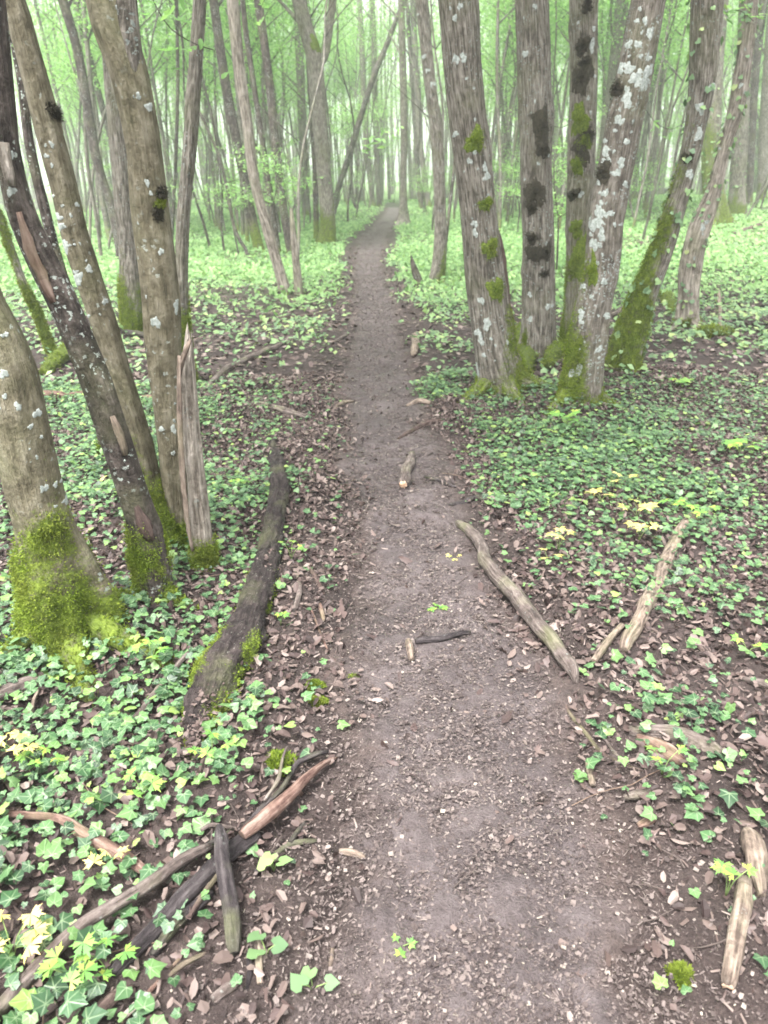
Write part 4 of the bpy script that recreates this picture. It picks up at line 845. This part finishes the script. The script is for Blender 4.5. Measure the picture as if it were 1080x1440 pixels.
# near ivy: individual leaves first
x, y = frustum(160000, .75, 6.2, 1.5); k = (RNG.uniform(0, 1, len(x)) < ivyden(x, y)) & notlog(x, y) & nottree(x, y); x, y = x[k], y[k]
lift = RNG.uniform(.012, .065, len(x)); P = np.stack([x, y, surf(x, y)+lift], -1)
sc = (.014+.036*RNG.uniform(0, 1, len(x))**1.4)*np.interp(y, [1, 3], [1.05, .92]); nm = up_normals(len(x), .38); nm[:, 1] -= .12; yaw = RNG.uniform(0, 2*PI, len(x))
px_, py2 = project(P); dist = sc/np.linalg.norm(P-np.array([0, 0, CAM_H]), axis=1); inview = (px_ > 0) & (px_ < 1080) & (py2 < 1440)
IVM = [mesh('ivy_leaf', tv, tf, MAT['ivy'], False, dict(luv=tv)) for tv, tf in IVY]
def side_cover(sgn, lab, name):
    m = (x > pathc(y)) if sgn > 0 else (x <= pathc(y)); ids = np.where(m)[0]; rank = ids[np.argsort(-dist[ids]*inview[ids])]
    ind = rank[:290]; rest_ = rank[290:]
    root = thing(name, lab, 'ivy', (float(x[ind].mean()), float(y[ind].mean()), 0), None); b = Vector(root.location)
    for q in ind:
        o = link('ivy_leaf', IVM[int(RNG.integers(0, 6))], root); z = Vector(nm[q]).normalized(); a = Vector((math.cos(yaw[q]), math.sin(yaw[q]), 0)); X_ = (a-z*a.dot(z)).normalized(); Y_ = z.cross(X_)
        from mathutils import Matrix
        mt = Matrix((X_, Y_, z)).transposed().to_4x4(); mt.translation = Vector(P[q])-b; o.matrix_basis = mt @ Matrix.Scale(float(sc[q]), 4)
    pk = np.where(y[rest_] < 2.9, RNG.integers(0, 6, len(rest_)), RNG.integers(6, 8, len(rest_)))
    v, f = scatter(IVY+IVYS, P[rest_]-np.array(b), yaw[rest_], nm[rest_], sc[rest_], pk)
    link('ivy_leaves', mesh('ivy_leaves', v, f, MAT['ivy'], False, dict(luv=np.vstack(LUV))), root, kind='stuff')
side_cover(-1, 'ivy carpet covering the ground on the left of the path', 'ivy_carpet')
side_cover(1, 'ivy carpet covering the ground on the right of the path', 'ivy_carpet')
# trailing ivy runners
runs = []
for q in range(260):
    xx, yy = frustum(1, .9, 4.5); 
    if ivyden(xx, yy)[0] < .25: continue
    a = RNG.uniform(0, 2*PI); pts = []; p = np.array([xx[0], yy[0]])
    for e in range(6): pts.append([p[0], p[1], float(surf(p[0], p[1]))+.008+.012*RNG.random(), .0016]); a += RNG.normal(0, .45); p = p+.06*np.array([math.cos(a), math.sin(a)])
    c_ = np.array(pts); v, f, rs, _ = tube(c_[:, :3], c_[:, 3], 4, 0, None, 0, cap=False); runs.append((v, f, rs))
v, f, rs = join(runs); link('ivy_runners', mesh('ivy_runners', v, f, MAT['stem'], True), None, kind='stuff', label='thin trailing ivy stems over the ground', category='ivy stems')
# mid distance ivy
x2, y2 = frustum(60000, 6.0, 17, 1.0); k = (RNG.uniform(0, 1, len(x2)) < ivyden(x2, y2)*.95) & nottree(x2, y2); x2, y2 = x2[k], y2[k]
n = len(x2); v, f = scatter([IVYS[1], LEAF[1], LEAF[0]], np.stack([x2, y2, surf(x2, y2)+RNG.uniform(.01, .08, n)], -1), RNG.uniform(0, 6.28, n), up_normals(n, .5)+[0, -.2, 0], RNG.uniform(.035, .075, n)*(1+y2*.02))
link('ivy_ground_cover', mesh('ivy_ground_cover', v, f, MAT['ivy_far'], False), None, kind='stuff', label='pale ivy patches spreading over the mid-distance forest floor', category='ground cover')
# bright herb layer further off
x3, y3 = frustum(200000, 8.5, 62, 2, 2); dn = ss(8.5, 17, y3)*(.3+.7*ss(-.35, .25, fbm(x3*.35, y3*.35, 0, 3, 77)))*ss(.1, .5, pathd(x3, y3)+.15*fbm(x3, y3, 0, 2, 5))
k = RNG.uniform(0, 1, len(x3)) < dn; x3, y3 = x3[k], y3[k]; n = len(x3)
v, f = scatter(LEAF, np.stack([x3, y3, hgt(x3, y3)+RNG.uniform(.01, .14, n)], -1), RNG.uniform(0, 6.28, n), up_normals(n, .75)+[0, -.35, 0], RNG.uniform(.05, .10, n)*(1+y3*.022))
link('woodland_herbs', mesh('woodland_herbs', v, f, MAT['herb'], False), None, kind='stuff', label='bright green low herbs carpeting the far forest floor', category='ground cover')

# dead leaves: the 300 largest as pieces of the ground, the rest as litter
x4, y4 = frustum(175000, .7, 6.5, 1.5); d4 = pathd(x4, y4); pr = ss(-.12, .22, d4+.12*fbm(x4*2.5, y4*2.5, 0, 2, 33))*.9+.02
k = (RNG.uniform(0, 1, len(x4)) < pr) & notlog(x4, y4, -.02) & nottree(x4, y4); x4, y4 = x4[k], y4[k]; n = len(x4)
P4 = np.stack([x4, y4, surf(x4, y4)+RNG.uniform(.000, .022, n)], -1); pk4 = RNG.integers(0, 9, n); s4 = RNG.uniform(.007, .030, n)*RNG.uniform(.5, 1.15, n)+.018*(pk4 > 5); nm4 = up_normals(n, .6)
v, f = scatter(SMALL+[SMALL[2]]*3+DEADS, P4, RNG.uniform(0, 6.28, n), nm4, s4, pk4); link('leaf_litter', mesh('leaf_litter', v, f, MAT['litter'], False), None, kind='stuff', label='brown fallen leaf litter beside the path', category='leaf litter')
x5, y5 = frustum(2600, .85, 3.9, .1); k = (pathd(x5, y5) > -.02-.35*RNG.uniform(0, 1, len(x5))**4) & (RNG.uniform(0, 1, len(x5)) < 1.-.75*ivyden(x5, y5)) & notlog(x5, y5, .0); x5, y5 = x5[k][:300], y5[k][:300]
DM = [mesh('dead_leaf', tv, tf, MAT['dead_leaf'], True) for tv, tf in DEAD]
for q in range(len(x5)):
    o = link('dead_leaf', DM[q % 8], gr); o.location = (x5[q], y5[q], float(surf(x5[q], y5[q]))+.012); s_ = random.uniform(.030, .066); o.scale = (s_, s_, s_); o.rotation_euler = (random.gauss(0, .45), random.gauss(0, .45), random.uniform(0, 6.28))
x6, y6 = frustum(60000, 6, 20, 1); k = (pathd(x6, y6) > -.05) & (RNG.uniform(0, 1, len(x6)) < 1.2-.06*y6) & nottree(x6, y6); x6, y6 = x6[k], y6[k]; n = len(x6)
v, f = scatter(SMALL[:2], np.stack([x6, y6, surf(x6, y6)+RNG.uniform(0, .03, n)], -1), RNG.uniform(0, 6.28, n), up_normals(n, .4), RNG.uniform(.03, .065, n)); link('far_leaf_litter', mesh('far_leaf_litter', v, f, MAT['litter'], False), None, kind='stuff', label='brown leaf litter between the trees further off', category='leaf litter')
# crumbs on the path
yy = .7*(32/.7)**RNG.uniform(0, 1, 130000); tt = RNG.normal(0, .75, 130000); xx = pathc(yy)+tt*pathw(yy)/2; n = len(xx)
v, f = scatter(SMALL+[SMALL[2]]*2, np.stack([xx, yy, surf(xx, yy)+RNG.uniform(.002, .010, n)], -1), RNG.uniform(0, 6.28, n), up_normals(n, .35), RNG.uniform(.003, .011, n)*(.8+.06*np.minimum(yy, 10)+.028*yy)*RNG.choice([1, 1, 1, 1.7], n)*RNG.uniform(.7, 1.1, n))
link('path_crumbs', mesh('path_crumbs', v, f, MAT['chip'], False), None, kind='stuff', label='crushed leaf and wood crumbs trodden into the path', category='litter')
# short twigs in the litter
tw = []
for q in range(900):
    xx, yy = frustum(1, .8, 6); xx, yy = xx[0], yy[0]
    if pathd(xx, yy) < -.05 and RNG.random() < .6: continue
    a = RNG.uniform(0, 2*PI); L = RNG.uniform(.02, .14); r = RNG.uniform(.0008, .0028); pts = []
    for e in (-.5, -.1, .25, .5): pts.append([xx+math.cos(a)*L*e+RNG.normal(0, .003), yy+math.sin(a)*L*e+RNG.normal(0, .003), float(surf(xx+math.cos(a)*L*e, yy+math.sin(a)*L*e))+.012+r+.008*RNG.random(), r])
    c_ = np.array(pts); v, f, rs, _ = tube(c_[:, :3], c_[:, 3]*[1, 1, .8, .5], 4, 0, None, 0, cap=False); tw.append((v, f, rs))
v, f, rs = join(tw); link('fine_twigs', mesh('fine_twigs', v, f, MAT['w_grey'], True, dict(rest=rs, moss=np.full(len(v), -1.))), None, kind='stuff', label='small broken twigs scattered in the litter', category='twigs')

# small leafy plants
def plant(px, py, label, n=4, size=.055, mat='anemone', hgt_=.09, seed=0, spread=.05, tpl=ANEM, name='wood_anemone', cat='plant'):
    rg = random.Random(seed); g = ground(px, py); root = thing(name, label, cat, tuple(g))
    for q in range(n):
        a = q/n*2*PI+rg.uniform(-.5, .5); e = Vector((math.cos(a)*spread*rg.uniform(.5, 1), math.sin(a)*spread*rg.uniform(.5, 1), hgt_*rg.uniform(.7, 1.1)))
        c_ = np.array([[0, 0, 0, .0016], [e.x*.3, e.y*.3, e.z*.6, .0014], [e.x, e.y, e.z, .001]]); v, f, rs, _ = tube(spline(c_, .02)[:, :3], spline(c_, .02)[:, 3], 5, 0, None, 0)
        link('stem', mesh('stem', v, f, MAT['gstem']), root)
        tv, tf = tpl[rg.randrange(len(tpl))]; o = link('leaf', mesh('leaf', tv, tf, MAT[mat], True), root); o.location = e
        s_ = size*rg.uniform(.8, 1.2); o.scale = (s_, s_, s_); o.rotation_euler = (rg.uniform(-.35, .35), rg.uniform(-.35, .35), -a+PI/2+PI)
PL = [(20,1345,'large yellow-green plant at the left edge near the bottom',7,.07,'yellow'),(100,1385,'fresh green three-part leaves over the long pole',5,.06,'anemone'),(150,1365,'fresh green cut leaves right of the pole plant',4,.055,'anemone'),
      (895,728,'creamy yellow cut leaves in the right ivy, upper right one',4,.085,'yellow'),(845,706,'creamy yellow cut leaves in the right ivy, left one',4,.085,'yellow'),(870,690,'palest yellow leaves highest in the right ivy',3,.08,'yellow'),(898,762,'yellow-green star leaf beside the flaky log',3,.08,'yellow'),
      (950,722,'green five-part leaves above the flaky log',4,.09,'anemone'),(980,736,'yellow-green leaves at top end of the flaky log',3,.08,'anemone'),(785,775,'yellowish cut leaves close to the curved branch',4,.065,'yellow'),(770,795,'pale yellow sprig right of the curved branch',3,.06,'yellow'),
      (1020,1262,'small green and yellow sprig on the round log piece',4,.05,'anemone'),(615,862,'small bright rosette growing in the middle of the path',6,.035,'anemone'),(563,1338,'tiny green seedling on the path near the bottom',3,.03,'anemone'),
      (600,640,'',0,0,''),(640,790,'thin yellow sprig at left of the curved branch',3,.04,'yellow'),(215,940,'bright cut leaves below the mossy stub',5,.06,'anemone'),(60,1085,'yellow-green leaves low at the left edge',5,.06,'anemone'),(30,1075,'yellowest leaves at the left edge above the reddish stick',4,.06,'yellow'),
      (300,1075,'fresh green leaves left of the rotting log end',4,.055,'anemone'),(590,1120,'',0,0,''),(200,1120,'bright green sprig in the lower left ivy',4,.055,'anemone'),(795,604,'fresh green leaves in front of the lichen-splashed trunk',6,.10,'anemone'),(830,575,'',0,0,''),
      (930,1092,'deep green broad leaves right of the wiry twigs',3,.05,'anemone'),(410,790,'small green sprig against the rotting log',4,.045,'anemone'),(960,545,'light green leaves behind right ivy, near the mossy trunk',5,.10,'anemone'),(1040,640,'tall green leaves in the ivy near right edge',6,.11,'anemone'),(1050,920,'single large round green leaf near right edge',2,.07,'anemone'),
      (340,690,'small green sprig on leaves left of the rotting log',4,.06,'anemone'),(160,690,'yellowish sprig behind the dark flaking trunk',4,.06,'yellow'),(395,880,'green sprig beside the rotting log foot',3,.04,'anemone'),(45,870,'green sprig left of the mossy foot',4,.05,'anemone'),(230,555,'bright leaves beyond the clump of left trunks',5,.10,'anemone'),(155,1230,'yellow sprig across the reddish stick',3,.05,'yellow')]
for q, (a, b, lab, n, s_, m_) in enumerate(PL):
    if n: plant(a, b, lab, n, s_, m_, hgt_=.035 if 500 < a < 650 else random.uniform(.06, .11), seed=q, spread=s_*.9)
for q, (a, b, lab) in enumerate(((440,1395,'two broad pale green oval leaves at the bottom, left of path'), (375,1345,'broad glossy leaves by the pale peg'), (385,1225,'lobed bright green leaf pair near the Y-shaped twig'))):
    plant(a, b, lab, 3, .045, 'ivy_far', .04, 40+q, .035, [IVY[3], IVY[5]], 'seedling')

# ------------------------------------------------------------------ background wood
ORD = ['first ', 'second ', 'third ', 'fourth ', 'fifth ', 'sixth ', 'seventh ', 'eighth ', 'ninth ', 'tenth ', 'eleventh ', 'twelfth ', 'thirteenth ', 'fourteenth ', 'fifteenth ', 'sixteenth ', 'seventeenth ', 'eighteenth ', 'nineteenth ', 'twentieth ', 'twenty-first ', 'twenty-second ', 'twenty-third ', 'twenty-fourth ', 'twenty-fifth ', 'twenty-sixth ', 'twenty-seventh ', 'twenty-eighth ', 'twenty-ninth ', 'thirtieth ']
def bg_proto(seed):
    rg = random.Random(seed); H = rg.uniform(13, 17); r0 = rg.uniform(.032, .075); root = bpy.data.objects.new('background_tree', None); COL.objects.link(root)
    x = y = 0.; rows = [[0, 0, -.3, r0*1.3]]; dx, dy = rg.uniform(-.20, .20), rg.uniform(-.08, .08); z = 0.
    while z < H:
        rows.append([x, y, z, r0*(1-z/H*.72)*(1.25 if z == 0 else 1)]); x += dx; y += dy; dx += rg.uniform(-.12, .12); dy += rg.uniform(-.08, .08); dx *= .88; z += 1.
    c = spline(rows, .5); V, Fs, rest, fr = tube(c[:, :3], c[:, 3], 8, .08, None, seed)
    link('trunk', mesh('trunk', V, Fs, MAT['b_far'], True, dict(rest=rest, moss=.9-V[:, 2]*1.1)), root)
    LP = []
    for q in range(9):
        z0 = rg.uniform(3.4, H*.8); i0 = int(np.argmin(np.abs(c[:, 2]-z0))); p = c[i0, :3].copy(); a = rg.uniform(0, 2*PI); r = .028*(1-z0/H*.5); rr_ = [[*p, r]]; L = rg.uniform(.8, 1.8)
        for e in range(5):
            p = p+np.array([math.cos(a)*.5*L, math.sin(a)*.5*L, .42*L*(1-e*.12)])*.55; a += rg.uniform(-.4, .4); rr_.append([*p, r*(1-.16*(e+1))]); LP.append((*p, .45+.12*e))
        cc = spline(rr_, .4); v, f, rs, _ = tube(cc[:, :3], cc[:, 3], 5, 0, None, q)
        link('branch', mesh('branch', v, f, MAT['b_far'], True, dict(rest=rs, moss=np.full(len(v), -1.))), root)
    rn = np.random.default_rng(seed); LP = np.array(LP); n = 4600; k = rn.integers(0, len(LP), n); g = rn.normal(0, 1, (n, 3)); g[:, 2] *= .35; P = LP[k, :3]+g*LP[k, 3:4]
    n2 = 1000; P2 = np.stack([rn.normal(0, 1.5, n2)+c[-4, 0], rn.normal(0, 1.5, n2)+c[-4, 1], H-3.5+rn.normal(0, 2.2, n2)], -1); P = np.vstack([P, P2]); n += n2
    a = rn.uniform(0, 2*PI, n); tl = np.minimum(np.abs(rn.normal(0, .7, n)), 1.4); nm = np.stack([np.sin(tl)*np.cos(a), np.sin(tl)*np.sin(a), np.cos(tl)], -1)
    v, f = scatter(LEAF, P, rn.uniform(0, 6.28, n), nm, rn.uniform(.065, .115, n), rn.integers(0, 2, n)); link('crown', mesh('crown', v, f, MAT['crown'], False), root)
    return root
def sap_proto(seed):
    rg = random.Random(seed); H = rg.uniform(2.4, 5.0); root = bpy.data.objects.new('young_tree', None); COL.objects.link(root); LP = []
    x = y = 0.; rows = [[0, 0, -.1, .022]]; z = 0.; dx, dy = rg.uniform(-.15, .15), rg.uniform(-.1, .1)
    while z < H: rows.append([x, y, z, .020*(1-z/H*.7)]); x += dx; y += dy; dx += rg.uniform(-.1, .1); z += .5
    c = spline(rows, .25); V, Fs, rest, fr = tube(c[:, :3], c[:, 3], 6, 0, None, seed); link('trunk', mesh('trunk', V, Fs, MAT['b_dark'], True, dict(rest=rest, moss=np.full(len(V), -1.))), root)
    for q in range(7):
        z0 = rg.uniform(.25, .95)*H; i0 = int(np.argmin(np.abs(c[:, 2]-z0))); p = c[i0, :3].copy(); a = rg.uniform(0, 2*PI); rr_ = [[*p, .009]]; L = rg.uniform(.5, 1.3)
        for e in range(4): p = p+np.array([math.cos(a), math.sin(a), .28])*L*.28; a += rg.uniform(-.3, .3); rr_.append([*p, .009-.0018*(e+1)]); LP.append((*p, .16+.04*e))
        cc = spline(rr_, .2); v, f, rs, _ = tube(cc[:, :3], cc[:, 3], 4, 0, None, q); link('branch', mesh('branch', v, f, MAT['b_dark'], True, dict(rest=rs, moss=np.full(len(v), -1.))), root)
    rn = np.random.default_rng(seed); LP = np.array(LP); n = 1300; k = rn.integers(0, len(LP), n); g = rn.normal(0, 1, (n, 3)); g[:, 2] *= .22; P = LP[k, :3]+g*LP[k, 3:4]*1.2
    a = rn.uniform(0, 2*PI, n); tl = np.minimum(np.abs(rn.normal(0, .45, n)), 1.3); nm = np.stack([np.sin(tl)*np.cos(a), np.sin(tl)*np.sin(a), np.cos(tl)], -1)
    v, f = scatter(LEAF, P, rn.uniform(0, 6.28, n), nm, rn.uniform(.04, .075, n), rn.integers(0, 2, n)); link('foliage', mesh('foliage', v, f, MAT['crown'], False), root)
    return root
def stem_proto(seed):
    rg = random.Random(seed); H = rg.uniform(6, 10); root = bpy.data.objects.new('bare_sapling', None); COL.objects.link(root); x = y = z = 0.; dx, dy = rg.uniform(-.3, .3), rg.uniform(-.1, .1); rows = [[0, 0, -.1, .035]]
    while z < H: rows.append([x, y, z, .032*(1-z/H*.7)]); x += dx; y += dy; dx = dx*.85+rg.uniform(-.16, .16); dy = dy*.85+rg.uniform(-.08, .08); z += .7
    c = spline(rows, .3); V, Fs, rest, fr = tube(c[:, :3], c[:, 3], 6, .1, None, seed); link('trunk', mesh('trunk', V, Fs, MAT['b_far' if seed % 2 else 'b_dark'], True, dict(rest=rest, moss=.5-V[:, 2])), root)
    for q in range(5):
        z0 = rg.uniform(.2, .85)*H; i0 = int(np.argmin(np.abs(c[:, 2]-z0))); p = c[i0, :3].copy(); a = rg.uniform(0, 2*PI); L = rg.uniform(.6, 1.6); rr_ = [[*p, .012]]
        for e in range(4): p = p+np.array([math.cos(a), math.sin(a), .8])*L*.3; a += rg.uniform(-.4, .4); rr_.append([*p, .012-.0024*(e+1)])
        cc = spline(rr_, .25); v, f, rs, _ = tube(cc[:, :3], cc[:, 3], 4, 0, None, q); link('branch', mesh('branch', v, f, MAT['b_dark'], True, dict(rest=rs, moss=np.full(len(v), -1.))), root)
    return root
STP = [stem_proto(970+q) for q in range(6)]
BGP = [bg_proto(900+q) for q in range(9)]; SPP = [sap_proto(950+q) for q in range(5)]
NAMES = [(T8,'twin dark stems'),(T7,'moss-socked tree'),(T4,'golden olive trunk'),(T6,'slim grey trunk'),(T11,'dark bending trunk'),(T12,'pale curved trunk'),(T13,'dark wiry trunk'),(T16,'stout forked tree'),(T19,'path-end slim trunk'),(T20,'flared-foot tree'),(T22,'slender mossy-foot trunk'),(T23,'thick fluted trunk'),(T24,'dark-blotched trunk'),(T25,'moss-pad trunk'),(T26,'lichen-splashed trunk'),(T27,'mossy curved trunk'),(T28,'pale dead trunk')]
lx = {id(t): x for x, t in LAND}
LM = sorted([(lx[id(t)], nm) for t, nm in NAMES])
SPANS = [(lx[id(t)], 1) for t in exec_trees if t['g0'][1] < 9]
def place(protos, count, y0, y1, kind, jitter, grp):
    items = []; tries = 0
    while len(items) < count and tries < 20000:
        tries += 1; px = random.uniform(-60, 1140); Yd = math.sqrt(random.uniform(y0*y0, y1*y1)); p = at(px, 240, Yd); xx = p[0]
        if abs(xx-float(pathc(Yd))) < 1.3 and Yd < 55: continue
        if any((xx-a)**2+(Yd-b)**2 < jitter**2 for a, b, _ in items): continue
        if 395 < px < 640 and kind[0] != 't' and Yd < (44 if kind[0] != 'l' else 34): continue
        if px > 925 and Yd < 40 and kind[0] != 't': continue
        if any(abs(px-sx) < 18 for sx, _ in SPANS): continue
        items.append((xx, Yd, px))
    items.sort(key=lambda t: t[2]); cnt = {}; used = set()
    for xx, Yd, px in items:
        k = random.randrange(len(protos)); o = protos[k] if k not in used else copy_tree(protos[k]); used.add(k)
        s_ = random.uniform(.85, 1.2); o.scale = (s_, s_, s_); o.rotation_euler = (0, 0, random.uniform(0, 6.28)); o.location = (xx, Yd, float(hgt(xx, Yd)))
        li = [q for q, (a, _) in enumerate(LM) if a < px]; i0 = li[-1] if li else -1; cnt[i0] = cnt.get(i0, -1)+1
        od = ORD[min(cnt[i0], 29)]
        w = kind
        if i0 < 0: lab = f'{od}{w} from the left edge, before the {LM[0][1]}'
        else: lab = f'{od}{w} to the right of the {LM[i0][1]}'
        o['label'] = lab.strip(); o['category'] = 'tree'; o['group'] = grp
    for k in range(len(protos)):
        if k not in used:
            for ch in list(protos[k].children): bpy.data.objects.remove(ch)
            bpy.data.objects.remove(protos[k])
place(BGP[:5], 62, 21, 38, 'slender middle-distance trunk', 1.2, 'slender trunks of the middle distance')
place(BGP[5:], 130, 38, 66, 'far hazy trunk', 1.3, 'hazy trunks of the far wood')
place(SPP, 84, 13, 60, 'leafy young tree', 1.0, 'leafy young trees of the understorey')

place(STP, 80, 15, 48, 'thin bare crooked stem', .5, 'thin bare stems of the understorey')

# distant wood: one mass of thin trunks and foliage
tw = []
for q in range(420):
    Yd = random.uniform(62, 115); xx = random.uniform(-.62, .62)*Yd; z0 = float(hgt(xx, Yd)); a, b = random.uniform(-1, 1), random.uniform(-1, 1); r = random.uniform(.07, .17)
    c_ = np.array([[xx, Yd, z0-.3, r*1.2], [xx+a*.4, Yd, z0+4, r], [xx+a, Yd+b*.3, z0+9, r*.8], [xx+a*1.2, Yd+b, z0+15, r*.5]]); v, f, rs, _ = tube(c_[:, :3], c_[:, 3], 5, 0, None, 0, cap=False); tw.append((v, f, rs))
v, f, rs = join(tw); link('distant_trunks', mesh('distant_trunks', v, f, MAT['b_far'], True, dict(rest=rs, moss=np.full(len(v), -1.))), None, kind='stuff', label='mass of thin trunks of the far-off wood', category='distant wood')
n = 160000; Yd = RNG.uniform(58, 125, n); xx = RNG.uniform(-.66, .66, n)*Yd; zz = 18*RNG.uniform(0, 1, n)**.85
cl = fbm(xx*.22, Yd*.22, zz*.35, 3, 12); k = cl > -.25+.25*(zz < 2.5); xx, Yd, zz = xx[k], Yd[k], zz[k]; n = len(xx)
v, f = scatter(LEAF, np.stack([xx, Yd, zz+hgt(xx, Yd)], -1), RNG.uniform(0, 6.28, n), up_normals(n, .7), RNG.uniform(.17, .34, n))
link('distant_foliage', mesh('distant_foliage', v, f, MAT['crown'], False), None, kind='stuff', label='pale green foliage of the far-off wood', category='distant wood')

# ------------------------------------------------------------------ leafy twigs hanging near the camera side
def spray(pts, Yd, label, n=26, size=.05):
    rows = [[*at(x, y, Yd), .003] for x, y in pts]; c_ = spline(rows, .05); base = c_[0, :3].copy(); root = thing('leafy_twig', label, 'twig', tuple(base))
    v, f, rs, _ = tube(c_[:, :3], c_[:, 3], 6, 0, None, 0); link('twig', mesh('twig', v-base, f, MAT['b_dark'], True, dict(rest=rs, moss=np.full(len(v), -1.))), root)
    idx = RNG.integers(len(c_)//4, len(c_), n); P = c_[idx, :3]+RNG.normal(0, size*.7, (n, 3)); v, f = scatter([DEAD[0], DEAD[2]], P, RNG.uniform(0, 6.28, n), up_normals(n, .5)+[0, -.3, 0], RNG.uniform(.8, 1.3, n)*size)
    link('leaf_cluster', mesh('leaf_cluster', v-base, f, MAT['crown'], False), root, kind='stuff')
spray([(190,-60),(215,0),(240,40),(275,62),(300,70)], 5.0, 'bright leafy twig hanging at the top between olive and grey trunks', 16, .085)
spray([(-30,10),(-5,30),(10,45),(16,60)], 3.4, 'bright leaf sprig at the top left corner', 6, .06)
spray([(400,-50),(372,0),(365,20),(378,40)], 9., 'dangling leafy twig at the top left of the path', 14, .07)
spray([(500,240),(520,205),(540,190),(556,188)], 16., 'yellow-green sapling sprig above the path end', 26, .12)
spray([(1000,40),(1015,20),(1040,15),(1060,30)], 7.5, 'leaf sprig among the tops of the right-hand trunks', 26, .07)
spray([(905,150),(925,175),(950,180),(985,150)], 9., 'thin leafy twig reaching between lichen and curved trunks', 20, .06)

# ------------------------------------------------------------------ added haze volume: pale veil standing in for the overexposed background glow
hz = M('haze'); kk = N(hz[1]); pv = kk.n('ShaderNodeVolumePrincipled'); pv.inputs['Color'].default_value = (.93,.97,.93,1); pv.inputs['Density'].default_value = HAZE; pv.inputs['Anisotropy'].default_value = .2
oo = kk.n('ShaderNodeOutputMaterial'); kk.l(pv.outputs[0], oo.inputs['Volume'])
if HAZE > 0:
    x0, x1, y0, y1, z0, z1 = -450, 450, -80, 450, -25, 26
    V = [(x, y, z) for x in (x0, x1) for y in (y0, y1) for z in (z0, z1)]
    F = np.array([[0, 1, 3, 2], [4, 6, 7, 5], [0, 4, 5, 1], [2, 3, 7, 6], [0, 2, 6, 4], [1, 5, 7, 3]])
    link('haze', mesh('haze', V, F, hz[0], False), None, kind='stuff')
print('OBJECTS', len(bpy.data.objects), 'TRIS', sum(len(m.loops)-2*len(m.polygons) for m in bpy.data.meshes))
